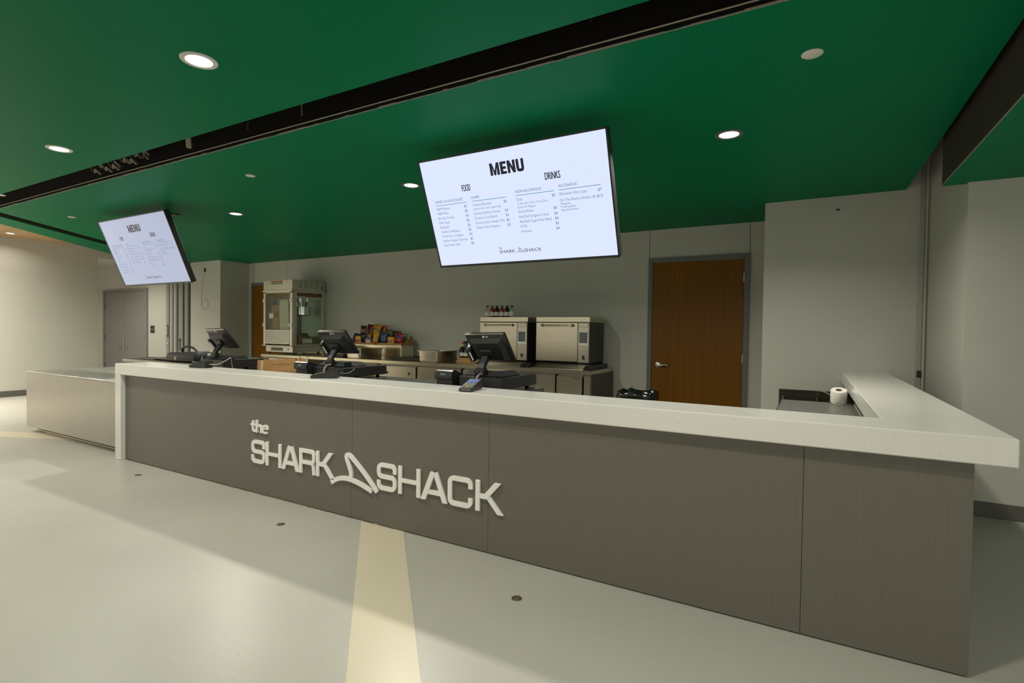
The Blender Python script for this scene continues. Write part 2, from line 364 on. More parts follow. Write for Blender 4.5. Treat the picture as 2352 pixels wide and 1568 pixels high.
# right wooden door in the back wall
d = bpy.data.objects.new('door_1', None); COL.objects.link(d); struct(d); d.location = (4.24, YB, 0)
X = lambda x: x-4.24
g = G(); g.box((X(3.634), -.03, 0), (X(3.686), .10, 2.177), .003); g.box((X(4.786), -.03, 0), (X(4.845), .10, 2.177), .003); g.box((X(3.686), -.03, 2.122), (X(4.786), .10, 2.177), .003)
g.build('door_frame', m_frame, d)
G().box((X(3.690), -.012, .008), (X(4.782), .035, 2.118), .002).build('door_leaf', m_door, d)
for z in (1.893, .911, .2): g = G(); hinge(g, X(4.784), -.012, z); g.build('hinge', m_steelv, d)
hd = G().lathe([(0, 0), (.040, 0), (.040, .010), (.028, .018), (0, .02)], M=T(X(3.765), -.012, .80) @ Matrix.Rotation(PI/2, 4, 'X')).build('door_handle', m_steelv, d, True)
g = G(); g.tube([(X(3.765), -.03, .80), (X(3.765), -.055, .80)], .014, 10); g.box((X(3.75), -.066, .785), (X(3.905), -.046, .812), .007, 2); g.build('lever', m_chrome, hd, True)
G().box((X(3.742), -.0675, .793), (X(3.775), -.066, .806)).build('indicator', mat('orange_dot', (.7, .16, .02), .5), hd)
# left wooden door in the back wall, mostly hidden
d = bpy.data.objects.new('door_2', None); COL.objects.link(d); struct(d); d.location = (-4.06, YB, 0)
X2 = lambda x: x+4.06
g = G(); g.box((X2(-4.677), -.03, 0), (X2(-4.625), .10, 2.13), .003); g.box((X2(-3.50), -.03, 0), (X2(-3.45), .10, 2.13), .003); g.box((X2(-4.625), -.03, 2.078), (X2(-3.50), .10, 2.13), .003)
g.build('door_frame', m_frame, d)
G().box((X2(-4.621), -.012, .008), (X2(-3.504), .035, 2.074), .002).build('door_leaf', m_door, d)
for z in (1.85, 1.02, .3): g = G(); hinge(g, X2(-4.625), -.016, z); g.build('hinge', m_frame, d)
# grey double door at far left
d = bpy.data.objects.new('door_3', None); COL.objects.link(d); struct(d); d.location = (-8.55, 3.9, 0)
X3 = lambda x: x+8.55
g = G(); g.box((X3(-9.562), -.03, 0), (X3(-9.49), .12, 2.07), .003); g.box((X3(-7.59), -.03, 0), (X3(-7.52), .12, 2.07), .003); g.box((X3(-9.49), -.03, 2.015), (X3(-7.59), .12, 2.07), .003)
g.build('door_frame', m_grey, d)
for i, (a, b) in enumerate(((-9.485, -8.545), (-8.535, -7.595))):
    lf = G().box((X3(a), -.012, .008), (X3(b), .035, 2.01), .002).build('door_leaf', m_grey, d)
    s = 1 if i == 0 else -1; cx = X3(-8.62 if i == 0 else -8.46)
    hp = G().box((cx-.028, -.022, .62), (cx+.028, -.012, .95), .004).build('handle_plate', m_chrome, lf)
    for z in (1.66, .93, .25):
        hx = X3(a if i == 0 else b); g = G(); hinge(g, hx, -.012, z, .13, .05); g.build('hinge', m_base, lf)
    g = G(); g.tube([(cx, -.02, .74), (cx, -.07, .74), (cx-s*.12, -.075, .74)], .012, 8); g.build('lever', m_chrome, lf, True)

# ------------------------------------------------------------------ folding partition in its pocket
t = thing('folding_partition', (-6.3, 3.95, 0), 'grey folding partition stacked in its wall pocket behind the far screen', 'partition')
m_part = mat('partition_grey', (.30, .30, .265), .45)
m_partl = mat('partition_pale_edge', (.46, .45, .40), .45)
xs = [-.33, -.255, -.18, -.105]
G().box((-.455, -.06, 0), (-.345, .05, ZC), .006).build('lead_post', m_part, t)
for k, x in enumerate(xs):
    G().box((x, -.05-.012*(k % 2), .02), (x+.06, .35, ZC-.02), .012, 2).build('panel', m_partl if k % 2 == 0 else m_part, t, True)
G().box((-.03, -.03, .02), (.13, .35, ZC-.02), .006).build('panel', m_part, t)
G().box((.15, .02, 0), (.22, .35, ZC-.02)).build('gap_strip', m_blackm, t)
G().box((.235, -.05, 0), (.345, .35, ZC-.01), .01).build('jamb_post', m_part, t)
G().box((.36, -.055, 0), (.40, .35, ZC-.01), .006).build('edge_strip', m_frame, t)
g = G(); g.box((-.42, -.075, .98), (-.36, -.06, 1.24), .01); g.build('latch_box', m_base, t)
G().box((-.405, -.08, 1.02), (-.375, -.074, 1.20), .004).build('latch_insert', m_chrome, t)
G().lathe([(.03, 0), (.03, .012), (.018, .02), (0, .02)], M=T(-.39, -.06, .84) @ Matrix.Rotation(PI/2, 4, 'X')).build('key_cylinder', m_chrome, t, True)
g = G(); g.box((.03, -.045, .70), (.055, -.03, .95), .004); g.box((.01, -.05, .90), (.075, -.03, .95), .006); g.build('pull_handle', m_base, t)
# fittings on the left walls
t = thing('wall_switch_plate', (-7.32, 3.9, 1.14), 'dark two-gang control plate on pale wall beside the grey double door', 'switch')
G().box((-.085, -.012, -.085), (.085, 0, .085), .004).build('plate', m_frame, t)
for z in (-.042, .042): G().box((-.07, -.016, z-.028), (.07, -.011, z+.028), .003).build('rocker', m_black, t)
o = G().tube([(-5.295, 3.887, 2.37), (-5.36, 3.885, 2.2), (-5.41, 3.885, 1.95), (-5.415, 3.885, 1.72), (-5.42, 3.883, 1.66), (-5.36, 3.883, 1.58), (-5.26, 3.883, 1.57), (-5.18, 3.883, 1.63), (-5.20, 3.883, 1.74), (-5.30, 3.883, 1.77), (-5.37, 3.884, 1.70)], .0035, 6, smooth=5).build('data_cable', mat('grey_cable', (.38, .37, .32), .5), None, True)
tag(o, 'thin grey cable hanging in a coil on the pale pier wall', 'cable')
g = G(); g.box((-.012, -.02, -.05), (.012, .004, .03)); o = g.build('cable_clip', mat('brown_clip', (.10, .05, .03), .6), o); o.location = (-5.295, 3.89, 2.38)
# right wall fittings
t = thing('partition_jamb', (6.345, 3.57, 0), 'slim grey steel jamb rail running up the right wall corner', 'jamb')
G().box((-.025, -.01, 0), (.012, .016, 2.95), .004).build('rail', mat('jamb_metal', (.42, .42, .37), .35, metal=.4), t)
G().box((.014, -.004, 0), (.034, .016, 2.95), .003).build('stop', m_wall, t)
G().box((-.02, -.02, .84), (.012, -.01, .90), .003).build('strike', m_black, t)
G().lathe([(.007, 0), (.004, .004), (0, .004)], M=T(-.005, -.01, 1.78) @ Matrix.Rotation(PI/2, 4, 'X'), n=12).build('screw', m_steeld, t)
t = thing('wall_stub', (5.686, 3.588, 2.421), 'small open electrical stub high on the right grey wall', 'outlet')
g = G(); g.box((-.024, -.004, -.024), (.024, 0, .024), .003); g.build('plate', m_wall, t)
g = G(); g.box((-.012, -.012, -.012), (.018, -.003, .006), .004); g.build('wire_stub', m_black, t)

# ------------------------------------------------------------------ front counter
H, L_, TK, DC, PY = .868, 6.084, .098, .29, .039
t = thing('service_counter', (0, 0, 0), 'long white quartz waterfall counter with dark grey panelled front', 'counter')
g = G()
g.prism([(0, 0), (L_, 0), (L_+.03, 3.585), (L_-.34, 3.585), (L_-.354, DC), (0, DC)], H-TK, H, bev=.004)
ct = g.build('countertop', m_quartz, t)
G().box((0, 0, 0), (TK, DC, H-TK), .004).build('end_leg', m_quartz, t)
px = [TK, 2.945, 3.97, 5.455, L_-.105]
for a, b in zip(px, px[1:]): G().box((a+.0008, PY, .006), (b-.0008, PY+.02, H-TK-.002), .0008).build('front_panel', m_panel, t)
G().box((L_-.125, PY+.021, .006), (L_-.105, 3.56, H-TK-.002), .001).build('side_panel', m_panel, t)
G().box((TK, PY+.022, .0), (L_-.126, PY+.04, H-TK-.004)).build('backing_board', m_blackm, t)
G().box((3.82, DC+.002, H-.03), (5.74, DC+.016, H-.004)).build('edge_trim', mat('grey_edge', (.10, .105, .10), .4), t)
g = G()
for k in range(26):
    xx = .15+k*.12+random.uniform(-.03, .03); g.box((xx, PY-.006, 0), (xx+random.uniform(.05, .14), PY+.004, random.uniform(.0015, .004)))
g.build('sealant_line', mat('old_sealant', (.24, .20, .15), .8), t)['kind'] = 'stuff'

# sign letters on the front
sg = thing('counter_sign', (0, PY, 0), 'raised white two-line shop name with a fin emblem on counter front', 'sign')
ZB, ZT, SW, DP = .226, .394, .0265, .012
def arc(cx, cz, rx, rz, a0, a1, n=6): return [(cx+rx*math.cos(math.radians(a0+(a1-a0)*i/n)), cz+rz*math.sin(math.radians(a0+(a1-a0)*i/n))) for i in range(n+1)]
_dz = [0]
def DPN(): _dz[0] += 1; return DP+.0006*(_dz[0] % 5)
def ribbon(g, pts, w0, w1=None, y0=None, y1=-.001):
    y0 = -DPN() if y0 is None else y0
    w1 = w0 if w1 is None else w1; n = len(pts); P = [Vector(p) for p in pts]; Lf, Rg = [], []
    for i, p in enumerate(P):
        a = (P[i]-P[i-1]).normalized() if i else (P[1]-P[0]).normalized(); b = (P[i+1]-P[i]).normalized() if i < n-1 else a
        m_ = Vector((-(a.y+b.y), a.x+b.x)).normalized(); na = Vector((-a.y, a.x)); sc = 1/max(.5, m_.dot(na))
        ww = (w0+(w1-w0)*i/(n-1))/2*sc; Lf.append(p+m_*ww); Rg.append(p-m_*ww)
    tb = bmesh.new()
    def V(q, y): return tb.verts.new((q.x, y, q.y))
    a = [(V(l, y0), V(r, y0), V(l, y1), V(r, y1)) for l, r in zip(Lf, Rg)]
    for p, q in zip(a, a[1:]):
        tb.faces.new((p[0], p[1], q[1], q[0])); tb.faces.new((p[2], q[2], q[3], p[3])); tb.faces.new((p[0], q[0], q[2], p[2])); tb.faces.new((p[1], p[3], q[3], q[1]))
    for p in (a[0], a[-1]): tb.faces.new((p[0], p[2], p[3], p[1]))
    bmesh.ops.recalc_face_normals(tb, faces=tb.faces); g._add(tb)
def para(g, x0, x1, z0, z1, ww): g.prism([(x0, z0), (x0+ww, z0), (x1+ww, z1), (x1, z1)], -DPN(), -.001, 'y')
def letter(ch, x0, x1):
    g = G(); h = SW/2; l, r, b, tp = x0+h, x1-h, ZB+h, ZT-h; mz = (ZB+ZT)/2; q = .026
    vs = SW*1.05
    if ch == 'H':
        g.box((x0, -DPN(), ZB), (x0+vs, -.001, ZT), .0015); g.box((x1-vs, -DPN(), ZB), (x1, -.001, ZT), .0015); g.box((x0+vs, -DPN(), mz-SW*.42), (x1-vs, -.001, mz+SW*.42))
    elif ch == 'A':
        c = (x0+x1)/2; para(g, x0, c-.024, ZB, ZT, .034); para(g, x1-.034, c-.010, ZB, ZT, .034); g.prism([(x0+.045, ZB+.036), (x1-.045, ZB+.036), (x1-.053, ZB+.062), (x0+.053, ZB+.062)], -DPN(), -.001, 'y')
    elif ch == 'S':
        p = [(r, tp-.045)]+arc(r-q, tp-q, q, q, 0, 90)+arc(l+q, tp-q, q, q, 90, 180)+[(l, mz+.03)]+arc(l+q, mz+q*.95, q, q*.95, 180, 270)[1:]
        p += arc(r-q, mz-q*.95, q, q*.95, 90, 0)+arc(r-q, b+q, q, q, 0, -90)+arc(l+q, b+q, q, q, -90, -180)+[(l, b+.045)]
        ribbon(g, p, SW)
    elif ch == 'C':
        p = [(r, tp-.045)]+arc(r-q, tp-q, q, q, 0, 90)+arc(l+q, tp-q, q, q, 90, 180)+arc(l+q, b+q, q, q, 180, 270)+arc(r-q, b+q, q, q, 270, 360)+[(r, b+.045)]
        ribbon(g, p, SW)
    elif ch == 'R':
        g.box((x0, -DPN(), ZB), (x0+vs, -.001, ZT), .0015); zr = mz-.006
        ribbon(g, [(l, tp)]+arc(r-q, tp-q, q, q, 90, 0)+arc(r-q, zr+q, q, q, 0, -90)+[(l, zr)], SW*.95)
        ribbon(g, [(r-q-.02, zr)]+arc(r-q-.01, zr-q*.8, q*1.15, q*.8, 80, 0, 5)+[(r+.001, ZB)], SW*.95)
    elif ch == 'K':
        g.box((x0, -DPN(), ZB), (x0+vs, -.001, ZT), .0015)
        para(g, x0+.035, x1-.055, mz-.012, ZT, .040); para(g, x1-.036, x0+.052, ZB, mz+.012, .036)
        g.box((x0+vs-.002, -DPN(), mz-.013), (x0+.07, -.001, mz+.013))
    g.build('letter', m_sign, sg)
for ch, a, b in (('S', 1.937, 2.090), ('H', 2.100, 2.268), ('A', 2.272, 2.456), ('R', 2.458, 2.615), ('K', 2.624, 2.798), ('S', 3.170, 3.325), ('H', 3.340, 3.508), ('A', 3.514, 3.704), ('C', 3.708, 3.874), ('K', 3.894, 4.070)):
    letter(ch, a, b)
# small word above
def small(ch, x0, x1):
    g = G(); s_ = .0185; z0, zx, z1 = .450, .512, .540
    if ch == 't':
        c = (x0+x1)/2-.004; ribbon(g, [(c, .532), (c, z0+.026)]+arc(c+.016, z0+.024, .016, .014, 180, 275)+[(x1-.002, z0+.0105)], s_); g.box((x0, -DPN(), .496), (x1-.004, -.001, .510))
    if ch == 'h':
        g.box((x0, -DPN(), z0), (x0+s_, -.001, z1)); q = .02; ribbon(g, [(x0+s_*.5, zx-.012)]+arc(x1-s_/2-q, zx-q-.010, q, q, 90, 0)+[(x1-s_/2, z0)], s_)
    if ch == 'e':
        w_ = .0145; l, r, b, tp = x0+w_/2, x1-w_/2, z0+w_/2-.001, zx-w_/2; q = .016; zm = .4855
        g.box((l, -DPN(), zm-.0055), (r+w_*.3, -.001, zm+.0055))
        ribbon(g, [(r, zm-.005)]+arc(r-q, tp-q, q, q, 0, 90)+arc(l+q, tp-q, q, q, 90, 180)+arc(l+q, b+q, q, q, 180, 270)+arc(r-q, b+q, q, q, 270, 325), w_)
    g.build('letter', m_sign, sg)
small('t', 1.928, 1.985); small('h', 1.988, 2.054); small('e', 2.058, 2.124)
g = G()
def bez(ps, n=10):
    out = []
    for p0, p1, p2, p3 in ps:
        for i in range(1 if out else 0, n+1):
            u = i/n; v = 1-u; out.append(tuple(v**3*p0[k]+3*v*v*u*p1[k]+3*v*u*u*p2[k]+u**3*p3[k] for k in (0, 1)))
    return out
ribbon(g, bez([((2.770, .206), (2.86, .272), (2.96, .262), (3.128, .204))]), .030, .027)
ribbon(g, bez([((2.944, .258), (2.962, .290), (2.930, .330), (2.908, .384)), ((2.908, .384), (2.899, .408), (2.926, .412), (2.950, .395)), ((2.950, .395), (3.04, .330), (3.11, .270), (3.172, .206))]), .027)
g.build('fin_emblem', m_sign, sg)

# lower side counter at the left end
t = thing('side_counter', (-2.25, .10, 0), 'low pale metallic counter block at the left end of the white counter', 'counter')
G().box((0, 0, .058), (2.245, .95, .672), .003).build('body', m_block, t)
G().box((-.003, -.003, .672), (2.247, .953, .684), .001).build('top', m_blocktop, t)
g = G(); g.box((.09, .07, 0), (2.245, .9, .058)); g.build('plinth', m_frame, t)
G().box((.09, .062, .004), (2.245, .07, .022), .002).build('toe_strip', m_steel, t)

# ------------------------------------------------------------------ menu screens
IW, IH = 1.446, .797
m_scr = emis("menu_screen_lit", (.69, .77, 1.0), 1.03)
m_scr2 = emis('menu_screen_dimmer', (.60, .68, .95), .62)  # dimming from the oblique view is put into the left screen's emission
m_txt = emis('menu_body_text', (.16, .20, .42), .9); m_pr = emis('menu_price_text', (.07, .09, .28), .9)
m_rule = emis('menu_rule', (.03, .24, .42), .9); m_dark = emis('menu_heading_text', (.006, .006, .03), .5)
def U(u): return (u-.5)*IW
def Vv(v): return (v-.5)*IH
def screen(name, xc, label, mm):
    y1, z1, y0, z0 = .66, 2.441, .955, 1.697       # top edge, bottom edge
    ang = math.atan2(y0-y1, z1-z0)
    t = thing(name, (xc, (y0+y1)/2, (z0+z1)/2), label, 'menu screen', 'menu screens hung from the ceiling')
    t.rotation_euler = (ang, 0, 0)
    G().box((-IW/2, .002, -IH/2), (IW/2, .055, IH/2), .006).build('casing', m_black, t)
    g = G()
    for a, b in (((-IW/2, -.006, -IH/2), (IW/2, .004, -IH/2+.016)), ((-IW/2, -.006, IH/2-.011), (IW/2, .004, IH/2)), ((-IW/2, -.006, -IH/2), (-IW/2+.011, .004, IH/2)), ((IW/2-.011, -.006, -IH/2), (IW/2, .004, IH/2))): g.box(a, b)
    g.build('bezel', m_black, t)
    s = G().box((-IW/2+.008, -.002, -IH/2+.01), (IW/2-.008, .002, IH/2-.008)).build('screen', mm, t)
    inv = Euler((ang, 0, 0)).to_matrix().to_4x4().inverted()
    g = G(); g.M = inv
    g.box((-.2, .07, -.16), (.2, .12, .16), .01); g.box((-.04, .10, -.05), (.04, .30, .05)); g.box((-.03, .23, -.05), (.03, .29, ZC-(z0+z1)/2-.01)); g.box((-.10, .18, ZC-(z0+z1)/2-.012), (.10, .34, ZC-(z0+z1)/2))
    g.build('ceiling_mount', m_black, t)
    return t, s
t1, s1 = screen('menu_screen', 3.664, 'large bright menu screen hung above the middle of the counter', m_scr)
t2, s2 = screen('menu_screen', -1.208, 'smaller-looking menu screen at left, hung near the folding partition', m_scr2)
IW, IH = IW-.022, IH-.027
YT = -.0028
gh = G()
def block_menu(g, x, z, h):
    q = h*.245; y0, y1 = YT-.0004, YT+.0004
    P_ = lambda pts: g.prism([(x+a*h, z+b*h) for a, b in pts], y0, y1, 'y')
    P_([(0, 0), (.24, 0), (.24, 1), (0, 1)]); P_([(.66, 0), (.90, 0), (.90, 1), (.66, 1)]); P_([(.2405, .999), (.2405, .62), (.36, 0), (.54, 0), (.6595, .62), (.6595, .999), (.45, .36)])
    x += h*1.0
    P_([(0, 0), (.26, 0), (.26, 1), (0, 1)])
    for b in (0, .39, .79): P_([(.2605, b), (.58 if b != .39 else .54, b), (.58 if b != .39 else .54, b+.21), (.2605, b+.21)])
    x += h*.68
    P_([(0, 0), (.24, 0), (.24, 1), (0, 1)]); P_([(.50, 0), (.74, 0), (.74, 1), (.50, 1)]); P_([(.2405, 1), (.2405, .55), (.4995, 0), (.4995, .45)])
    x += h*.84
    P_([(0, .24), (.24, .24), (.24, 1), (0, 1)]); P_([(.46, .24), (.70, .24), (.70, 1), (.46, 1)]); P_([(0, .239), (.06, .08), (.2, 0), (.5, 0), (.64, .08), (.70, .239)])
block_menu(gh, U(.4095), Vv(.788), .0815)
put_text(gh, 'FOOD', .066, (U(.227), YT, Vv(.690)), width=.073, bold=.0011)
put_text(gh, 'DRINKS', .066, (U(.690), YT, Vv(.688)), width=.109, bold=.0011)
gb, gp, gr = G(), G(), G()
CAP = .0255
for tx, u, ww in (('CANDY & CHOCOLATE', .046, .249), ('CHIPS', .272, .068), ('NON-ALCOHOLIC', .526, .199), ('ALCOHOLIC', .752, .133)):
    put_text(gp, tx, CAP, (U(u), YT, Vv(.613)), width=ww)
for a, b in ((.048, .238), (.273, .471), (.526, .728), (.752, .953)): gr.box((U(a), YT-.0004, Vv(.589)), (U(b), YT+.0004, Vv(.5935)))
BS = .0258; K_ = [None]
_bm = text_bm('Doritos Nacho Cheese', BS); xs_ = [v.co.x for v in _bm.verts]; KX = .154*IW/(max(xs_)-min(xs_)); _bm.free()
def body(tx, u, v, size=BS, g=gb): put_text(g, tx, size, (U(u), YT, Vv(v)), sx=KX)
def price(tx, u, v): put_text(gp, tx, BS, (U(u), YT, Vv(v)), sx=KX*1.12)
for i, tx in enumerate(('M&M Peanut', 'M&M Plain', 'Buncha Crunch', 'Milk Duds', 'Raisinets', 'Haribo Goldbears', 'Trolli Sour Crawlers', 'Haribo Happy Cherries', 'Sour Patch Kids')):
    body(tx, .046, .547-.044*i); price('$5', .221, .547-.044*i)
for tx, v, p in (('Tostitos Rounds', .545, '$5'), ('Doritos Nacho Cheese', .466, '$3'), ('Doritos Cool Ranch', .423, '$3'), ('Doritos Spicy Sweet Chili', .379, '$3'), ("Flamin' Hot Cheetos", .335, '$3')):
    body(tx, .272, v); price(p, .454, v)
body('(served with nacho cheese dip)', .272, .511, .0205)
for tx, v, p in (('Soda', .545, '$3'), ('SmartWater', .438, '$5'), ('Red Bull Original (12oz)', .392, '$4'), ('Red Bull Sugar-Free (8oz)', .349, '$4'), ('RYSE', .306, '$5'), ('Monster', .262, '$4')):
    body(tx, .526, v); price(p, .713, v)
body('(Coke, Diet Coke, Coke Zero,', .526, .511, .0205); body('Sprite, Dr Pepper)', .526, .479, .0205)
body('Michelob Ultra (can)', .751, .545); price('$7', .937, .543)
body('On The Rocks (choice of)', .751, .494); price('$13', .930, .492)
for tx, v in (('Margarita', .466), ('Cosmopolitan', .440), ('Espresso Martini', .413)): body(tx, .751, v, .0205)
put_text(gh, 'the', .026, (U(.382), YT, Vv(.127)), width=.024)
put_text(gh, 'SHARK', .034, (U(.381), YT, Vv(.086)), width=.130)
put_text(gh, 'SHACK', .034, (U(.5235), YT, Vv(.085)), width=.137)
def fin2(p): return (U(.480)+(p[0]-2.76)/(3.19-2.76)*.064, Vv(.083)+(p[1]-.20)/.21*.034)
for pts in (bez([((2.770, .206), (2.86, .272), (2.96, .262), (3.128, .204))]), bez([((2.944, .258), (2.962, .290), (2.930, .330), (2.908, .384)), ((2.908, .384), (2.899, .408), (2.926, .412), (2.950, .395)), ((2.950, .395), (3.04, .330), (3.11, .270), (3.172, .206))])):
    ribbon(gh, [fin2(p) for p in pts], .003, None, YT-.0004, YT+.0004)
p1 = [gh.build('heading_text', m_dark, s1), gb.build('item_text', m_txt, s1), gp.build('price_text', m_pr, s1), gr.build('rule_line', m_rule, s1)]
for o in p1:
    o['kind'] = 'stuff'
    c = o.copy(); COL.objects.link(c); c.parent = s2

# ------------------------------------------------------------------ worktable behind the counter
ZW = .800
t = thing('worktable', (0, .31, 0), 'long dark steel worktable right behind the white counter', 'table')
m_wtop = mat('dark_table_steel', (.17, .17, .155), .22, metal=.8, noise=.05, nscale=(3, 40, 40))
G().box((.35, 0, ZW-.035), (3.80, .76, ZW), .004).build('tabletop', m_wtop, t)
for x in (.40, 2.05, 3.72):
    for y in (.05, .70): G().tube([(x, y, 0), (x, y, ZW-.035)], .019, 10).build('leg', m_steelv, t, True)
G().box((.4, .04, .22), (3.72, .71, .24)).build('undershelf', m_steeld, t)

# ------------------------------------------------------------------ register sets
def register(xc, label):        # xc: right edge of the cash drawer below
    t = thing('register_terminal', (xc-.17, .72, .9075), label, 'register', 'touchscreen registers on the counter')
    g = G(); g.hexa([(-.16, -.10, 0), (.13, -.10, 0), (.13, .14, 0), (-.16, .14, 0), (-.135, -.075, .028), (.105, -.075, .028), (.105, .115, .028), (-.135, .115, .028)])
    g.box((-.165, -.105, -.006), (.135, .145, .003), .003); g.build('base', m_black, t)
    G().hexa([(-.115, -.055, .0285), (.085, -.055, .0285), (.085, .095, .0285), (-.115, .095, .0285), (-.115, -.055, .030), (.085, -.055, .030), (.085, .095, .030), (-.115, .095, .030)]).build('base_plate', mat('slate', (.09, .10, .10), .15), t)
    g = G(); prof = [(-.112, .004), (-.085, .004), (-.080, .055), (.012, .165), (.004, .190), (-.020, .190), (-.104, .075), (-.118, .045)]
    g.prism(prof, -.052, .000, 'x', .006); g.box((-.070, -.122, .002), (.006, -.070, .050), .014, 3); g.build('stand_arm', m_black, t)
    # monitor, leaning with its top edge towards the customer
    R = T(0.005, -.045, .19) @ Matrix.Rotation(math.atan2(.15, .19), 4, 'X') @ Matrix.Rotation(math.radians(-2), 4, 'Y')
    g = G(); g.box((-.160, -.008, -.118), (.160, .014, .120), .007, 2, M=R); mo = g.build('monitor', m_black, t, True)
    G().box((-.158, -.0095, .108), (.150, -.0035, .1195), .002, M=R).build('top_edge', m_steel, mo)
    g = G(); g.hexa([R @ Vector(p) for p in ((-.135, -.008, -.105), (.125, -.008, -.105), (.125, -.008, .082), (-.135, -.008, .082), (-.115, -.036, -.085), (.100, -.036, -.085), (.100, -.036, .060), (-.115, -.036, .060))]); g.build('back_cover', m_black, mo)
    G().box((-.150, .0142, -.105), (.150, .016, .108), M=R).build('screen', m_blackg, mo)
    g = G(); g.box((-.182, -.05, -.10), (-.140, .02, .02), .010, 2, M=R); g.build('card_swipe', m_black, t, True)
    G().box((-.150, -.054, -.075), (-.145, -.049, -.005), M=R).build('swipe_light', emis('swipe_white', (.9, .85, .7), .45), t)
    g = G(M=R); g.lathe([(0, 0), (.010, 0), (.010, .001), (0, .001)], M=T(-.012, -.009, .096) @ Matrix.Rotation(PI/2, 4, 'X'), n=14)
    g.lathe([(.004, 0), (.008, 0), (.008, .001), (.004, .001)], M=T(.018, -.009, .096) @ Matrix.Rotation(PI/2, 4, 'X'), n=14); g.box((-.004, -.010, .0945), (.012, -.009, .0975)); g.build('maker_mark', m_white, mo)
    # tongue that joins arm and monitor
    g = G(); g.box((-.06, -.055, -.035), (.035, -.034, .012), .006, M=R); g.build('swivel', m_black, t)
    return t
def drawer(xr, wd, label):
    t = thing('cash_drawer', (xr, .566, ZW), label, 'cash drawer', 'cash drawers on the worktable')
    G().box((-wd, 0, .022), (0, .48, .100), .004).build('body', m_black, t)
    G().box((-wd+.003, .48, .028), (-.003, .492, .094), .003).build('drawer_front', m_black, t)
    for x in (-wd+.05, -.05):
        for y in (.05, .43): G().lathe([(0, 0), (.014, 0), (.016, .022), (0, .022)], (x, y, 0), 12).build('foot', m_blackm, t)
    return t
def printer(x, y, label, z=ZW):
    t = thing('receipt_printer', (x, y, z), label, 'printer', 'receipt printers at the registers')
    wd = .145
    G().box((0, 0, .0), (wd, .19, .012), .004).build('base', m_black, t)
    G().box((.004, .012, .010), (wd-.004, .185, .080), .008, 2).build('body', m_black, t, True)
    g = G(); prof = [(-.004, .075), (-.006, .10), (.006, .128), (.022, .136), (.05, .136), (.185, .085), (.185, .075)]
    g.prism(prof, 0, wd, 'x', .003); g.build('cover', mat('printer_grey', (.035, .034, .034), .3), t)
    g = G(); put_text(g, 'EPSON', .014, (wd*.38, -.0075, .104), width=.038); g.build('maker_name', m_white, t)
    return t
def reader(x, y, rz, label, lit=True, dz=0):
    t = thing('card_reader', (x, y, H), label, 'card reader', 'payment card readers on the white counter', rz)
    g = G(); g.hexa([(-.039, -.09, .004), (.039, -.09, .004), (.039, .09, .004), (-.039, .09, .004), (-.037, -.088, .020), (.037, -.088, .020), (.036, .088, .058), (-.036, .088, .058)])
    g.box((-.034, -.085, 0), (.034, .085, .006), .002); g.build('body', m_black, t)
    sl = math.atan2(.038, .176); R = T(0, 0, .0392) @ Matrix.Rotation(sl, 4, 'X')
    G().box((-.030, .012, 0), (.030, .075, .0015), M=R).build('screen', emis('reader_screen', (.10, .17, .36), .8) if lit else m_blackg, t)
    cols = [(.55, .04, .03), (.7, .5, .04), (.05, .42, .08)]
    for i, c in enumerate(cols): G().box((-.028+i*.020, -.068, 0), (-.012+i*.020, -.056, .003), .001, M=R).build('key', mat('key_colour', c, .5), t)
    mk = mat('key_grey', (.22, .21, .2), .5)
    for r in range(3):
        for i in range(3): G().box((-.028+i*.020, -.048+r*.016, 0), (-.012+i*.020, -.037+r*.016, .003), .001, M=R).build('key', mk, t)
    G().box((-.03, -.0895, .009), (.03, -.0885, .014)).build('card_slot', m_steeld, t)
    return t
DR = (.712, 2.290, 3.742)
drawer(DR[0], .345, 'black cash drawer at the far left end of the worktable, next to the bag')
drawer(DR[1], .345, 'black cash drawer in the middle, beside the torn cardboard box')
drawer(DR[2], .345, 'black cash drawer at right, in front of the steel ovens')
register(DR[0]-.02, 'black touchscreen register seen from behind, leftmost, near the black bag')
register(DR[1]-.01, 'black touchscreen register seen from behind, middle one, before the steel pans')
register(DR[2], 'black touchscreen register seen from behind, rightmost, in front of the ovens')
printer(-.55, 1.16, 'black receipt printer on the side table, between the black bag and the leftmost register', .780)
printer(1.795, .50, 'black receipt printer left of the middle register')
printer(3.225, .52, 'black receipt printer left of the rightmost register, over the white counter edge')
reader(1.05, .17, math.radians(-80), 'black card reader lying flat, leftmost on the white counter', False)
reader(2.565, .15, math.radians(-52), 'black card reader on the white counter, second one along, seen from its side', False)
reader(3.79, .125, math.radians(14), 'black card reader with lit blue screen, nearest on the white counter')
def cord(name, pts, r, m, label): return tag(G().tube(pts, r, 6, smooth=6).build(name, m, None, True), label, 'cable', 'cables at the registers')
cord('reader_cable', [(3.770, .205, .905), (3.755, .27, .945), (3.72, .36, .962), (3.67, .45, .945), (3.62, .53, .90), (3.60, .555, .84)], .0035, m_black, 'black cable arching from the blue-lit card reader to the cash drawer')
cord('power_cable', [(3.560, .604, .918), (3.553, .570, .912), (3.548, .552, .885), (3.546, .548, .84), (3.546, .545, .803)], .006, m_wire, 'tan cable dropping behind the rightmost register stand')
cord('power_cable', [(2.108, .604, .918), (2.100, .570, .912), (2.094, .552, .885), (2.09, .548, .84), (2.09, .545, .803)], .006, m_wire, 'tan cable dropping behind the middle register stand')
cord('reader_cable', [(2.645, .21, .90), (2.70, .245, .905), (2.715, .29, .945), (2.66, .34, .955), (2.58, .40, .88), (2.55, .43, .803)], .003, m_black, 'thin black cable looping off the middle card reader')
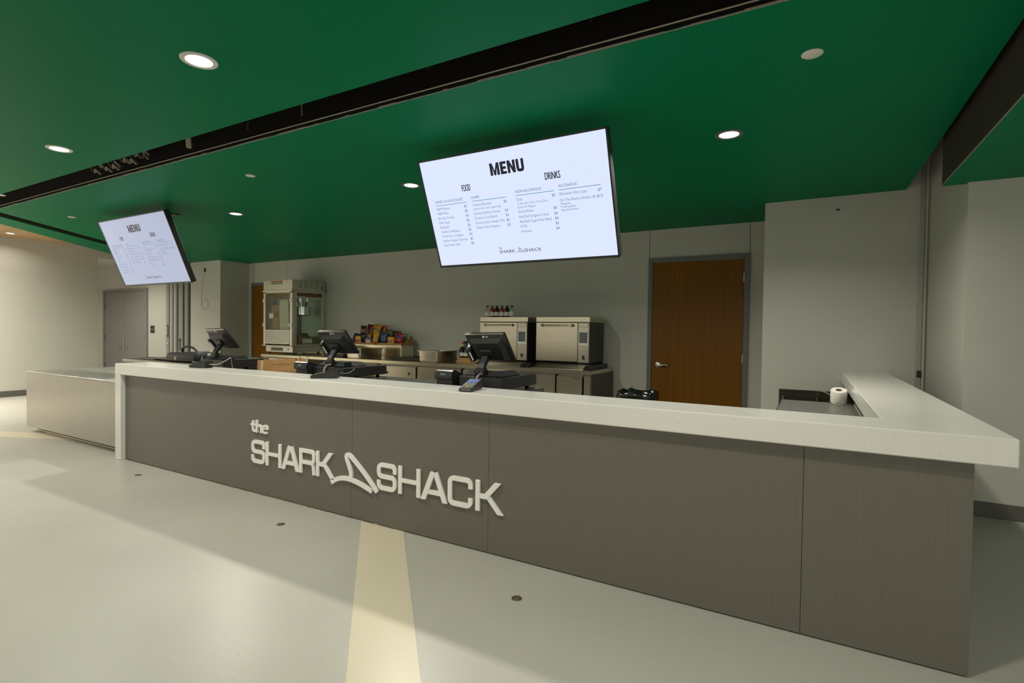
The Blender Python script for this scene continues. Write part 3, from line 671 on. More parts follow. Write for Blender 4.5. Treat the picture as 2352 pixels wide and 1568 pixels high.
cord('reader_cable', [(1.145, .185, .90), (1.20, .22, .90), (1.21, .30, .935), (1.13, .38, .945), (1.05, .44, .88), (1.03, .47, .803)], .003, m_wire, 'thin pale cable looping off the leftmost card reader')

# torn cardboard box
t = thing('cardboard_box', (1.19, .635, ZW), 'torn open brown cardboard box behind the counter between two registers', 'box', None, math.radians(-4))
def torn(x0, x1, hh, n=18):
    pts = [(x0+(x1-x0)*i/n, hh+random.uniform(-.007, .010)) for i in range(n+1)]
    return [(x0, 0), (x1, 0)]+pts[::-1]
BW, BD = .15, .40
G().prism(torn(-BW/2, BW/2, .112, 7), 0, .004, 'y').build('front_side', m_card, t)
G().prism(torn(-BW/2, BW/2, .116, 7), BD-.004, BD, 'y').build('back_side', m_card, t)
G().prism(torn(.004, BD-.004, .112), -BW/2, -BW/2+.004, 'x').build('long_side', m_card, t)
G().prism(torn(.004, BD-.004, .110, 24), BW/2-.004, BW/2, 'x').build('long_side', m_card, t)
G().box((-BW/2+.004, .004, 0), (BW/2-.004, BD-.004, .004)).build('bottom', m_card, t)
G().prism([(.02, .012), (.36, .012), (.345, .088), (.03, .094)], BW/2+.0004, BW/2+.002, 'x').build('flap', m_card, t)
G().box((-.02, -.0015, .02), (.02, 0, .114)).build('tape', mat('packing_tape', (.62, .45, .27), .2), t)
g = G()
for k in range(11): g.box((BW/2+.0022, .04+k*.024, .074+.006*math.sin(k*1.7)), (BW/2+.003, .060+k*.024, .077+.006*math.sin(k*1.7)))
g.build('marker_scrawl', m_ink, t)['kind'] = 'stuff'

# left work shelf with trays and bag
ZS = .780
t = thing('side_table', (-1.15, 1.08, 0), 'small steel table at far left behind the counter, holding a black bag', 'table')
G().box((-1.15, 0, ZS-.035), (1.10, .62, ZS), .004).build('tabletop', m_steeld, t)
for x in (-1.08, 1.03):
    for y in (.05, .56): G().tube([(x, y, 0), (x, y, ZS-.035)], .018, 8).build('leg', m_steelv, t, True)
for x, y, rz, lb in ((-2.02, 1.33, .05, 'flat dark serving tray at the left end of the side table'), (-1.62, 1.30, -.04, 'flat dark serving tray between the other tray and the black bag')):
    o = G().prism([(p[0]*.23, p[1]*.12) for p in arc(.8, .8, .2, .2, 0, 90, 4)+arc(-.8, .8, .2, .2, 90, 180, 4)+arc(-.8, -.8, .2, .2, 180, 270, 4)+arc(.8, -.8, .2, .2, 270, 360, 4)], 0, .014, bev=.003).build('serving_tray', mat('dark_tray', (.05, .046, .042), .3), None)
    o.location = (x, y, ZS if lb.startswith('flat dark serving tray at') else ZS+.0145); o.rotation_euler = (0, 0, rz); tag(o, lb, 'tray', 'dark serving trays')
t = thing('shoulder_bag', (-.72, 1.16, ZW+.026), 'black soft laptop bag with looped handle on the side table', 'bag', None, math.radians(4))
t.location = (-1.02, 1.22, ZS)
g = G(); g.box((-.30, -.11, 0), (.30, .11, .125), .05, 4)
for v in g.bm.verts: v.co.z *= 1+.12*math.sin(v.co.x*9); v.co.y *= 1+.1*math.cos(v.co.x*7)
g.build('body', mat('bag_nylon', (.010, .010, .010), .65), t, True, 60)
G().box((-.26, -.118, .02), (.26, -.10, .085), .01, 2).build('front_pocket', mat('bag_nylon_panel', (.013, .013, .013), .5), t, True)
G().tube([(-.13, 0, .12), (-.10, -.02, .165), (0, -.03, .19), (.10, -.02, .175), (.16, 0, .12)], .012, 8, smooth=5).build('handle', m_black, t, True)
G().tube([(.27, 0, .09), (.32, -.05, .08), (.36, -.09, .05), (.38, -.11, .022), (.34, -.125, .018), (.26, -.13, .018)], .014, 8, smooth=5).build('strap', m_black, t, True)
G().lathe([(.012, 0), (.018, 0), (.018, .003), (.012, .003)], M=T(-.08, -.119, .05) @ Matrix.Rotation(PI/2, 4, 'X'), n=16).build('round_badge', m_white, t)

# ------------------------------------------------------------------ back prep counter
ZP, YF = .735, 3.66
t = thing('prep_counter', (0, YF, 0), 'long stainless steel prep counter with refrigerated base along the back wall', 'counter')
D = 4.50-YF
G().box((-3.16, 0, ZP-.05), (3.18, D, ZP), .003).build('worktop', m_steel, t)
G().box((-3.16, D-.02, ZP), (1.35, D, ZP+.035), .003).build('rear_lip', m_steel, t)
# carcass: separate cabinets with a gap
bodyx = ((-3.14, -2.33), (-1.30, 3.165))
for a, b in bodyx: G().box((a, .055, .10), (b, D-.01, ZP-.051)).build('carcass', m_steeld, t)
G().box((3.166, .02, .06), (3.178, D-.005, ZP-.052)).build('end_panel', mat('end_panel_dark', (.085, .080, .065), .5, metal=.3), t)
G().box((-2.30, .40, .10), (-1.33, D-.01, ZP-.052)).build('open_bay_back', mat('pale_bay', (.45, .44, .38), .5), t)
G().box((-2.0, .05, .10), (-1.97, .40, ZP-.052)).build('bay_post', m_steelv, t)
def face(name, x0, x1, z0, z1, m=m_steelv): return G().box((x0, .012, z0), (x1, .05, z1), .004).build(name, m, t)
vp = face('vent_panel', -3.13, -2.34, .14, .675, m_steelv)
g = G()
for k in range(9): g.box((-3.05, .006, .22+k*.035), (-2.42, .0125, .235+k*.035), .002)
g.build('louver_bank', m_steeld, vp)['kind'] = 'stuff'
G().box((-3.08, .009, .60), (-2.95, .0125, .635)).build('badge', m_white, vp)
pd = face('door', -1.27, -.36, .14, .668)
dr = face('drawer', -.31, .425, .40, .655)
for x in (-.13, .30): G().lathe([(0, 0), (.022, 0), (.022, .004), (.012, .005), (0, .002)], M=T(x, .012, .55) @ Matrix.Rotation(PI/2, 4, 'X'), n=18).build('lock', m_black, dr)
face('drawer', -.31, .425, .14, .392)
d1 = face('door', .456, 1.235, .14, .662)
g = G(); g.lathe([(0, 0), (.014, 0), (.014, .006), (0, .006)], M=T(1.02, .012, .615) @ Matrix.Rotation(PI/2, 4, 'X'), n=14); g.box((1.017, .004, .575), (1.023, .007, .61)); g.box((1.008, .002, .55), (1.032, .006, .585), .004); g.build('lock_and_key', m_chrome, d1)
face('door', 1.27, 1.98, .14, .662)
face('panel', 2.0, 2.688, .14, .664)
d2 = face('door', 2.708, 3.055, .14, .652)
g = G(); put_text(g, 'Glastender', .026, (2.93, .0114, .622), width=.115); g.build('maker_name', m_ink, d2)
face('panel', 3.075, 3.165, .14, .668)
g = G()
for a, b in ((-.345, -.315), (.430, .450), (1.24, 1.265), (2.69, 2.706), (3.057, 3.073)): g.box((a, .045, .12), (b, .054, .672))
g.build('shadow_gap', m_blackm, t)
for x in (-3.0, -2.45, -1.2, 1.0, 3.05):
    for y in (.10, D-.1): G().tube([(x, y, 0), (x, y, .10)], .022, 10).build('foot', m_steeld, t)

# ovens
def oven(x0, x1, label):
    t = thing('speed_oven', (x0, 3.72, ZP), label, 'oven', 'countertop speed ovens'); wd = x1-x0
    yf, yb = .18, .70; zb, zt = .078, .668
    G().box((0, yf, zb), (wd, yb, zt-.07), .003).build('cabinet', m_black, t)
    G().box((-.004, yf-.012, zt-.070), (wd+.004, yb+.02, zt), .004).build('hood', m_steel, t)
    dw = wd*.80
    dm = G().box((.004, yf-.028, zb+.010), (dw-.004, yf, zt-.074), .006).build('door', m_steel, t)
    xa, xb = wd*.14, wd*.70; zh = zt-.112
    g = G(); g.tube([(xa, yf-.03, zh), (xa, yf-.062, zh), (xa+.03, yf-.07, zh), (xb-.03, yf-.07, zh), (xb, yf-.062, zh), (xb, yf-.03, zh)], .0115, 10, smooth=4); g.build('handle', m_steel, dm, True)
    for x in (xa, xb): G().lathe([(0, 0), (.02, 0), (.02, .006), (0, .008)], M=T(x, yf-.028, zh) @ Matrix.Rotation(PI/2, 4, 'X'), n=18).build('handle_boss', m_black, dm)
    cp = G().box((dw, yf-.024, zb), (wd-.002, yf, zt-.074), .004).build('control_panel', m_steelv, t)
    cw_ = wd-dw
    bz = G().box((dw+.006, yf-.029, zb+.225), (wd-.007, yf-.023, zb+.415), .003).build('display_frame', m_white, cp)
    G().box((dw+.020, yf-.0305, zb+.255), (wd-.022, yf-.0285, zb+.390)).build('display', mat('display_grey', (.10, .115, .115), .25), cp)
    g = G(); g.box((dw+.012, yf-.0275, zt-.135), (wd-.012, yf-.0235, zt-.085), .004); g.build('badge_rim', m_black, cp)
    g = G(); g.box((dw+.016, yf-.0285, zt-.131), (wd-.016, yf-.0265, zt-.089), .003); g.build('badge', m_steel, cp)
    g = G(); g.box((dw+.024, yf-.0292, zt-.113), (dw+.034, yf-.028, zt-.106)); put_text(g, 'MERRYCHEF', .017, (dw+.040, -.0291+yf, zt-.115), width=cw_-.068); g.build('maker_name', m_ink, cp)
    g = G(); g.box((dw+.060, yf-.028, zb+.045), (dw+.094, yf-.0235, zb+.095), .002); g.build('switch', m_black, cp)
    # sloping front skirt with perforated grille, side supports
    s = G(); s.hexa([(.05, yf-.005, zb-.002), (wd-.02, yf-.005, zb-.002), (wd-.02, yf+.01, zb-.002), (.05, yf+.01, zb-.002), (.04, -.04, .002), (wd-.01, -.04, .002), (wd-.01, -.02, 0.0005), (.04, -.02, .0005)])
    G().hexa([(.03, -.045, 0.001), (wd+.01, -.045, 0.001), (wd+.01, yf+.02, 0.001), (.03, yf+.02, 0.001), (.03, -.043, .006), (wd+.01, -.043, .006), (wd+.01, yf+.02, zb-.002), (.03, yf+.02, zb-.002)]).build('skirt', mat('skirt_steel', (.25, .225, .18), .38, metal=1), t)
    n = Vector((0, -(zb-.008), (yf+.063))).normalized(); sl = math.atan2(zb-.008, yf+.063)
    R = T(.02+wd/2, -.043, .006) @ Matrix.Rotation(sl, 4, 'X')
    G().prism([(-wd*.46, .012), (wd*.44, .012), (wd*.40, .20), (-wd*.42, .20)], .0005, .003).build('grille', perforated('perforated_sheet', (.17, .14, .115), (.012, .010, .009), 75), t).matrix_local = R
    for x in ((wd+.005,) if x0 < 2 else (-.055, wd+.005)):
        G().prism([(-.05, .001), (.70, .001), (.70, .055), (.02, .055), (-.05, .012)], x, x+.055, 'x').build('side_foot', m_black, t)
    G().box((0, yf+.03, .002), (wd, yb-.02, zb)).build('plinth', m_blackm, t)
    return t
oven(1.415, 2.170, 'stainless speed oven carrying six small drink bottles on top')
ov2 = oven(2.304, 3.058, 'stainless speed oven nearest the brown door, bare on top')
for z, x in ((.60, .55), (.60, .22)):
    pass
g = G()
for y, z, a, b in ((.28, .53, .04, .04), (.27, .42, .05, .06), (.60, .52, .04, .06), (.56, .43, .07, .09)): g.box((.7545, y, z), (.7555, y+a, z+b))
g.build('warning_labels', mat('faded_label', (.06, .062, .055), .4), ov2)

# bottles on the oven
def bottle(x, y, z, liquid, label, group, s=1.0):
    t = thing('drink_bottle', (x, y, z), label, 'bottle', group)
    mm = m_bottle if liquid is None else liquid
    r = .034*s
    G().lathe([(0, 0), (r*.93, 0), (r, .006), (r, .104), (r*.93, .117), (r*.70, .129), (r*.50, .136), (r*.50, .140), (0, .140)], n=20).build('bottle_body', mm, t, True)
    G().lathe([(0, .140), (r*.60, .140), (r*.60, .163), (0, .163)], n=18).build('cap', m_black, t)
    if liquid is not None: G().lathe([(r*.80, .1252), (r*.72, .1297), (r*.52, .1363), (r*.52, .140)], n=18).build('clear_neck', m_bottle, t, True)
    lb = G(); lb.lathe([(r+.0006, .020), (r+.0008, .0205), (r+.0008, .070), (r+.0006, .0705)], n=20); lb = lb.build('paper_label', m_paper, t, True)
    g = G()
    for k, (a, b) in enumerate(((-.5, .3), (-.5, .5), (-.4, .1))):
        for q in range(4):
            aa = -PI/2+a+(b-a)*q/4; bb = -PI/2+a+(b-a)*(q+.8)/4; zz = .058-k*.011
            g.hexa([(math.cos(v)*rr, math.sin(v)*rr, z_) for z_ in (zz, zz+.004) for v, rr in ((aa, r+.0012), (bb, r+.0012), (bb, r+.0006), (aa, r+.0006))])
    g.build('print_lines', m_frame, lb)
    return t
m_red = mat('red_drink', (.28, .028, .014), .12); m_dk = mat('dark_drink', (.016, .008, .010), .1)
xs = (1.447, 1.529, 1.607, 1.688, 1.770, 1.848); kinds = (None, m_red, m_dk, m_red, m_dk, None)
lbs = ('clear bottle at the left end of the six on the oven', 'red bottle beside the left clear one on the oven', 'dark cola bottle between the two red bottles on the oven',
       'red bottle between the two dark bottles on the oven', 'dark bottle beside the right clear one on the oven', 'clear bottle at the right end of the six on the oven')
for x, k, lb in zip(xs, kinds, lbs): bottle(x, 4.02, ZP+.668, k, lb, 'small drink bottles on the oven')

# cans, bottles and their cartons between pan and oven
t = thing('display_carton', (.93, 3.98, ZP), 'brown display carton under the water bottles beside the steel pan', 'carton')
G().box((.03, 0, 0), (.41, .34, .072), .002).build('tray', m_card, t); G().box((.275, -.001, .0), (.279, 0, .072)).build('seam', m_cardd, t)
G().box((-.04, .14, .072), (.41, .34, .20), .002).build('riser', m_blackm, t)
for i, x in enumerate((1.00, 1.072, 1.144, 1.216, 1.288)):
    bottle(x, 4.035, ZP+.074, m_dk if i == 0 else None, ('dark bottle at the left end of the carton row', 'clear water bottle right beside the dark one in the carton', 'clear water bottle in the middle of the carton row', 'clear water bottle beside the rightmost one in the carton row', 'clear water bottle at the right end of the carton row')[i], 'water bottles in the brown carton', .95)
def can(x, y, z, c1, c2, label, s=1.0, h=.10, txt=None):
    t = thing('drink_can', (x, y, z), label, 'can', 'energy drink cans beside the pan'); r = .028*s
    G().lathe([(0, 0), (r*.8, 0), (r, .008), (r, h-.012), (r*.82, h)], n=20).build('can_body', mat('can_paint', c1, .25, metal=.3), t, True)
    G().lathe([(r*.82, h), (r*.8, h+.002), (r*.72, h-.002), (0, h-.002)], n=20).build('can_top', m_chrome, t, True)
    G().lathe([(r+.0004, h*.30), (r+.0007, h*.31), (r+.0007, h*.62), (r+.0004, h*.63)], n=20).build('colour_band', mat('can_band', c2, .3), t, True)
zc = ZP+.20
can(.93, 4.16, zc, (.55, .17, .015), (.75, .6, .3), 'orange energy drink can at the left of the can group')
can(.993, 4.15, zc, (.012, .012, .012), (.03, .13, .19), 'black energy drink can with teal marks beside the orange can', 1.1, .115)
can(1.058, 4.15, zc, (.5, .5, .48), (.55, .53, .5), 'silver drink can between the black and blue cans')
can(1.118, 4.15, zc, (.45, .5, .5), (.02, .16, .30), 'silver can with bright blue panel beside the register edge')
can(.96, 4.26, zc+.0, (.45, .45, .46), (.30, .02, .04), 'tall silver can with red marks in the back row', 1, .155)
can(1.025, 4.26, zc+.0, (.30, .31, .36), (.38, .02, .08), 'tall grey can with red spot in the back row', 1, .155)
can(1.09, 4.26, zc+.0, (.012, .015, .10), (.02, .02, .16), 'tall navy can in the back row', 1, .155)

# steel pans
def pan(x, y, wd, dp, h, label, rz=0):
    t = thing('steel_pan', (x, y, ZP), label, 'pan', 'deep steel pans on the prep counter', rz)
    bm = bmesh.new()
    def ring(w2, d2, r, z, n=5): return [bm.verts.new((p[0], p[1], z)) for p in arc(w2-r, d2-r, r, r, 0, 90, n)+arc(-w2+r, d2-r, r, r, 90, 180, n)+arc(-w2+r, -d2+r, r, r, 180, 270, n)+arc(w2-r, -d2+r, r, r, 270, 360, n)]
    a, b = wd/2, dp/2
    R_ = [ring(a*.80, b*.86, .03, .0), ring(a*.86, b*.91, .04, .012), ring(a*.91, b*.945, .04, h-.006), ring(a, b, .035, h), ring(a, b, .035, h-.008), ring(a*.985, b*.985, .035, h-.008), ring(a*.90, b*.937, .038, h-.012), ring(a*.84, b*.895, .038, .016), ring(a*.78, b*.84, .03, .005)]
    for A, B in zip(R_, R_[1:]):
        n = len(A)
        for i in range(n): bm.faces.new((A[i], A[(i+1) % n], B[(i+1) % n], B[i]))
    bm.faces.new(R_[0][::-1]); bm.faces.new(R_[-1])
    bmesh.ops.recalc_face_normals(bm, faces=bm.faces)
    g = G(); g._add(bm); g.build('pan_body', m_pan, t, True, 40)
    return t
pan(.60, 3.99, .40, .56, .165, 'deep steel pan with scratched side, beside the brown carton of water')
pan(-.885, 3.955, .36, .56, .165, 'deep steel pan standing under the left end of the snack shelf')
for x, y, wd, lb in ((-1.40, 3.90, .50, 'black slab lying on the prep counter behind the middle register'), (.06, 4.05, .62, 'black slab on the prep counter left of the scratched pan')):
    o = G().box((-wd/2, -.16, 0), (wd/2, .16, .035), .006, 2).build('black_tray', mat('black_tray_plastic', (.014, .013, .012), .4), None); o.location = (x, y, ZP); tag(o, lb, 'tray', 'black trays on the prep counter')

# snack shelf and tiered boxes
t = thing('snack_shelf', (-.77, 4.10, ZP), 'low stainless riser shelf holding the snack display', 'shelf')
G().box((-.80, 0, .195), (.54, .30, .213), .002).build('shelf_board', m_steel, t)
G().box((.526, .004, 0), (.54, .30, .195)).build('side_panel', m_steelv, t); G().box((-.80, .004, 0), (-.786, .30, .195)).build('side_panel', m_steelv, t)
G().box((-.786, .285, 0), (.526, .298, .195)).build('rear_panel', m_steel, t)
zs = ZP+.213
t = thing('snack_display', (-.77, 4.105, zs), 'tiered kraft cardboard snack display on the steel shelf', 'display box')
for a, b in ((-.74, -.57), (-.56, -.275), (-.265, -.03), (.005, .375), (.39, .535)): G().box((a, 0, 0), (b, .006, .036)).build('front_lip', m_card, t)
side = [(0, 0), (.28, 0), (.28, .15), (.20, .15), (.19, .095), (.10, .095), (.09, .045), (0, .045)]
for x in (-.748, .532): G().prism(side, x, x+.006, 'x').build('side_wall', m_card, t)
G().box((-.742, .006, 0), (.532, .28, .012)).build('lower_tier', m_cardd, t); G().box((-.742, .155, .012), (.532, .28, .095)).build('upper_tier', m_cardd, t)
def bag(x, z, y, wd, h, c1, c2, tilt, label, txt=None, tcol=None, lean=.28):
    t = thing('snack_bag', (x, y, z), label, 'snack bag', 'snack bags in the display'); t.rotation_euler = (-lean, math.radians(tilt), 0)
    n, m2 = 8, 10; bm = bmesh.new(); F = [[], []]
    for s in (0, 1):
        for j in range(m2+1):
            row = []
            for i in range(n+1):
                u = i/n*2-1; v = j/m2*2-1
                puff = (1-u**4)*(1-abs(v)**5)*.026*(1+.25*math.sin(u*5+v*3+x*40)); ed = .0015
                sc = 1-.06*(1-abs(v)**3)
                row.append(bm.verts.new((u*wd/2*sc, (-1 if s == 0 else 1)*(puff+ed), (v+1)/2*h+(.004*math.sin(i*2.2) if abs(v) > .95 else 0))))
            F[s].append(row)
        for j in range(m2):
            for i in range(n): bm.faces.new((F[s][j][i], F[s][j][i+1], F[s][j+1][i+1], F[s][j+1][i]))
    for j in range(m2):
        for i in (0, n): bm.faces.new((F[0][j][i], F[0][j+1][i], F[1][j+1][i], F[1][j][i]))
    for j in (0, m2):
        for i in range(n): bm.faces.new((F[0][j][i], F[0][j][i+1], F[1][j][i+1], F[1][j][i]))
    bmesh.ops.recalc_face_normals(bm, faces=bm.faces); g = G(); g._add(bm); g.build('pouch', mat('foil_'+label[:12], c1, .28, spec=.6, noise=.12, nscale=(30, 30, 30)), t, True, 60)
    def pf(u, v): return -((1-u**4)*(1-abs(v)**5)*.026*(1+.25*math.sin(u*5+v*3+x*40))+.0030)
    if c2:
        bm = bmesh.new(); R_ = []
        for j in range(5):
            R_.append([bm.verts.new((uu*wd/2*.92, pf(uu, vv), (vv+1)/2*h)) for uu in [(-.72+1.44*i/6) for i in range(7)] for vv in [(-.05+.5*j/4)]])
        for j in range(4):
            for i in range(6): bm.faces.new((R_[j][i], R_[j][i+1], R_[j+1][i+1], R_[j+1][i]))
        g = G(); g._add(bm); g.build('printed_band', mat('print_'+label[:12], c2, .35), t, True)
    if txt:
        g = G(); put_text(g, txt, h*.17, (-wd*.34, -.0368, h*.56), width=wd*.68, bold=.001); g.build('lettering', mat('ink_'+label[:12], tcol, .5), t)
    return t
PX = lambda zx: -1.30+(780+zx/13.07-810)*.0096
PZ = lambda zy: .95+(792-(730+zy/13.07))*.0078
def bg(zx0, zx1, zy0, row, c1, c2, tilt, label, **k):
    # two staggered files on the upper tier (1 rear, 2 fore) and two on the lower one (3 rear, 4 fore)
    y, z0, ln, dx = {1: (4.348, zs+.101, .04, -.21), 2: (4.284, zs+.101, .06, -.155), 3: (4.207, zs+.018, .09, -.09), 4: (4.146, zs+.018, .13, -.045)}[row]
    a = math.radians(tilt); h = PZ(zy0)-z0; w_ = (zx1-zx0)/13.07*.0096*.88
    return bag((PX(zx0)+PX(zx1))/2+dx-math.sin(a)*h*.5, z0+abs(math.sin(a))*w_/2, y, w_, h, c1, c2, tilt, label, lean=ln, **k)
bg(545, 790, 290, 2, (.035, .012, .02), (.32, .03, .015), 4, 'dark purple and red snack bag, top left of the display')
bg(760, 1020, 250, 1, (.12, .012, .010), (.16, .045, .01), 4, 'dark red snack bag standing left of the tall yellow bag')
bg(955, 1225, 258, 2, (.50, .21, .012), (.45, .30, .03), 10, 'tall yellow-orange snack bag with dark lettering in the top row', txt='FRITOS', tcol=(.02, .02, .02))
bg(1195, 1420, 285, 1, (.30, .03, .015), (.20, .17, .03), -5, 'red and olive snack bag right of the tall yellow bag')
bg(1390, 1590, 395, 2, (.10, .09, .012), (.14, .13, .02), 5, 'olive green snack bag in the back row')
bg(1560, 1840, 430, 1, (.018, .10, .015), (.05, .09, .012), 4, 'bright green snack bag in the back row')
bg(1800, 2030, 500, 2, (.20, .33, .02), None, 3, 'lime green snack bag poking up at the right end')
bg(350, 560, 515, 3, (.012, .018, .05), (.05, .03, .03), 6, 'navy snack bag at the left end of the display')
bg(580, 780, 490, 3, (.012, .012, .010), (.10, .10, .09), 4, 'black snack bag in the lower row at left')
bg(800, 950, 505, 3, (.38, .24, .03), None, -3, 'small yellow bag behind the purple candy box')
bg(985, 1185, 470, 4, (.60, .27, .012), (.5, .3, .05), 12, 'golden yellow snack bag in the lower row')
bg(1140, 1430, 482, 3, (.03, .07, .16), (.10, .12, .16), 10, 'blue snack bag with white script in the lower row')
bg(1650, 1930, 505, 4, (.30, .010, .018), (.012, .018, .16), 17, 'red snack bag with blue oval leaning at the right end')
def candy(x0, x1, z0, h, y, c, label, band=None, txt=None, tcol=(.05, .02, .1)):
    t = thing('candy_box', ((x0+x1)/2, y, z0), label, 'candy box', 'candy boxes in the display'); wd = x1-x0
    G().box((-wd/2, 0, 0), (wd/2, .03, h), .002).build('carton', mat('carton_'+label[:10], c, .4), t)
    if band: G().box((-wd*.42, -.0012, h*.2), (wd*.36, 0, h*.62)).build('printed_panel', mat('panel_'+label[:10], band, .4), t)
    if txt: g = G(); put_text(g, txt, h*.32, (-wd*.38, -.0018, h*.34), width=wd*.70, bold=.0006); g.build('lettering', mat('cink_'+label[:10], tcol, .5), t)
candy(PX(430), PX(580), zs+.0125, .125, 4.125, (.60, .40, .02), 'small yellow candy box at lower left with red stripe', (.45, .03, .02))
candy(PX(735), PX(925), zs+.0125, .115, 4.125, (.045, .02, .12), 'purple candy box with white name panel', (.7, .68, .62), 'RAISINETS', (.4, .02, .03))
candy(PX(1415), PX(1600), zs+.0125, .125, 4.125, (.62, .27, .01), 'orange candy box with dark lettering at lower right', None, 'MILK DUDS')

# ------------------------------------------------------------------ popcorn machine
t = thing('popcorn_machine', (-3.22, 3.75, ZP), 'tall stainless popcorn machine with glass sides by the left wooden door', 'popcorn machine')
W, DD = .79, .72
m_pop = mat('popcorn_steel', (.66, .635, .55), .36, metal=.75, noise=.04, nscale=(4, 90, 90))
zz = lambda z: z-ZP
for x in (.08, W-.08):
    for y in (.08, DD-.08): G().tube([(x, y, 0), (x, y, zz(.78))], .02, 10).build('foot', m_black, t)
bs = G().box((.05, .02, zz(.775)), (W-.005, DD-.02, zz(.880)), .004).build('base_cabinet', m_pop, t)
G().box((.20, .014, zz(.80)), (.52, .021, zz(.855)), .003).build('control_window', m_base, bs)
g = G(); g.lathe([(0, 0), (.02, 0), (.018, .015), (0, .015)], M=T(.66, .02, zz(.83)) @ Matrix.Rotation(PI/2, 4, 'X'), n=16); g.build('switch_knob', m_white, bs, True)
G().box((-.01, -.03, zz(.880)), (W+.01, DD, zz(.896)), .003).build('sill', m_pop, t)
g = G()
for x in (.0, W-.055): g.box((x, 0, zz(.896)), (x+.055, .03, zz(1.86)), .003)
g.box((0, 0, zz(1.835)), (W, .03, zz(1.86)))
g.build('front_frame', m_pop, t)
for x in (W-.022, 0):
    g = G()
    for y in (0.03, DD-.07): g.box((x, y, zz(.896)), (x+.022, y+.07, zz(1.86)), .002)
    g.box((x, .0999, zz(.896)), (x+.022, DD-.0699, zz(.915))); g.box((x, .0999, zz(1.74)), (x+.022, DD-.0699, zz(1.78)))
    g.build('side_frame', m_pop, t)
G().box((W-.004, .10, zz(1.78)), (W+.002, DD-.07, zz(1.835)), .001).build('name_band', mat('maroon_band', (.13, .012, .014), .4), t)
G().box((W-.001, .10, zz(1.803)), (W+.003, DD-.07, zz(1.808))).build('band_line', m_pop, t)
hood = G().box((0, 0, zz(1.885)), (W, DD, zz(2.066)), .004).build('hood', m_pop, t)
G().box((-.012, -.012, zz(1.855)), (W+.012, DD+.008, zz(1.888)), .004).build('hood_lip', m_pop, t)
for k in range(4):
    for r in range(3): G().box((W-.001, .14+k*.115, zz(1.94)+r*.042), (W+.0012, .21+k*.115, zz(1.949)+r*.042)).build('vent_slot', m_blackm, hood)
for r in range(3): G().box((W-.001, .62, zz(1.93)+r*.028), (W+.0012, .69, zz(1.939)+r*.028)).build('vent_slot', m_blackm, hood)
lbx = G().box((.22, -.0015, zz(1.985)), (.53, 0, zz(2.05))).build('warning_label', mat('label_grey', (.42, .41, .36), .5), hood)
G().box((.22, -.0025, zz(2.028)), (.53, -.001, zz(2.05))).build('label_band', mat('label_orange', (.42, .09, .03), .5), lbx)
g = G()
for k in range(3):
    for q in range(6): g.box((.235+q*.048, -.0025, zz(1.992)+k*.011), (.235+q*.048+.036, -.001, zz(1.996)+k*.011))
g.build('label_print', m_frame, lbx)
dl = G().box((.06, .004, zz(1.165)), (W-.06, .012, zz(1.835)), .001).build('glass_door', m_glass, t)
G().box((.06, -.006, zz(1.150)), (W-.06, .016, zz(1.172)), .002).build('door_rail', m_pop, t)
G().box((.06, .0, zz(.93)), (W-.06, .016, zz(1.150)), .002).build('lower_door', mat('cloudy_panel', (.52, .51, .45), .25, metal=.5), t)
G().box((.06, -.008, zz(.92)), (W-.06, .010, zz(.945)), .003).build('lower_rail', m_pop, t)
for x in (.0, W-.06):
    for z in (1.70, 1.26):
        hg = G().box((x-.01, -.012, zz(z-.03)), (x+.075, -.001, zz(z+.03)), .003).build('hinge', m_white, t)
for z in (1.69,):
    for x in (.30, .43): G().lathe([(0, 0), (.012, 0), (.006, .025), (0, .025)], M=T(x, .004, zz(z)) @ Matrix.Rotation(PI/2, 4, 'X'), n=12).build('door_knob', m_chrome, t, True)
tg = G().box((.16, .0015, zz(1.375)), (.28, .0035, zz(1.475))).build('care_label', m_paper, t)
G().box((.16, .0005, zz(1.375)), (.28, .0016, zz(1.39))).build('label_band', mat('label_yellow', (.6, .42, .05), .5), tg)
G().box((.20, .0005, zz(1.462)), (.25, .0016, zz(1.47))).build('label_mark', mat('label_red', (.5, .08, .03), .5), tg)
G().box((W-.014, .10, zz(.915)), (W-.008, DD-.07, zz(1.74))).build('side_pane', m_glass, t)
G().box((.008, .10, zz(.915)), (.014, DD-.07, zz(1.74))).build('side_pane', m_glass, t)
G().box((.02, DD-.03, zz(.896)), (W-.022, DD-.022, zz(1.86))).build('rear_pane', m_glass, t)
# kettle hung on its arms
g = G(); kx, ky = .46, .47
kt = G().lathe([(0, 0), (.150, 0), (.165, .015), (.165, .165), (.172, .17), (.150, .172)], (kx, ky, zz(1.44)), 32).build('kettle', m_chrome, t, True)
for dx in (-.10, .12): G().hexa([(kx+dx-.02, ky-.02, zz(1.59)), (kx+dx+.02, ky-.02, zz(1.59)), (kx+dx+.02, ky+.02, zz(1.59)), (kx+dx-.02, ky+.02, zz(1.59)), (kx+dx*1.7-.02, ky-.02, zz(1.85)), (kx+dx*1.7+.02, ky-.02, zz(1.85)), (kx+dx*1.7+.02, ky+.02, zz(1.85)), (kx+dx*1.7-.02, ky+.02, zz(1.85))]).build('hanger_arm', m_chrome, kt)
G().tube([(kx-.02, ky, zz(1.61)), (kx-.02, ky, zz(1.86))], .035, 16).build('drive_tube', m_chrome, kt, True)
G().tube([(kx-.2, ky-.12, zz(1.42)), (kx, ky-.16, zz(1.43)), (kx+.15, ky-.16, zz(1.44))], .012, 8).build('dump_handle', m_black, kt, True)
G().box((.42, .34, zz(.90)), (.52, .42, zz(1.44)), .004).build('inner_post', m_steeld, t)
bx = G().box((.32, .18, zz(.90)), (W-.06, DD-.1, zz(1.05)), .002).build('stored_box', m_cardd, t)
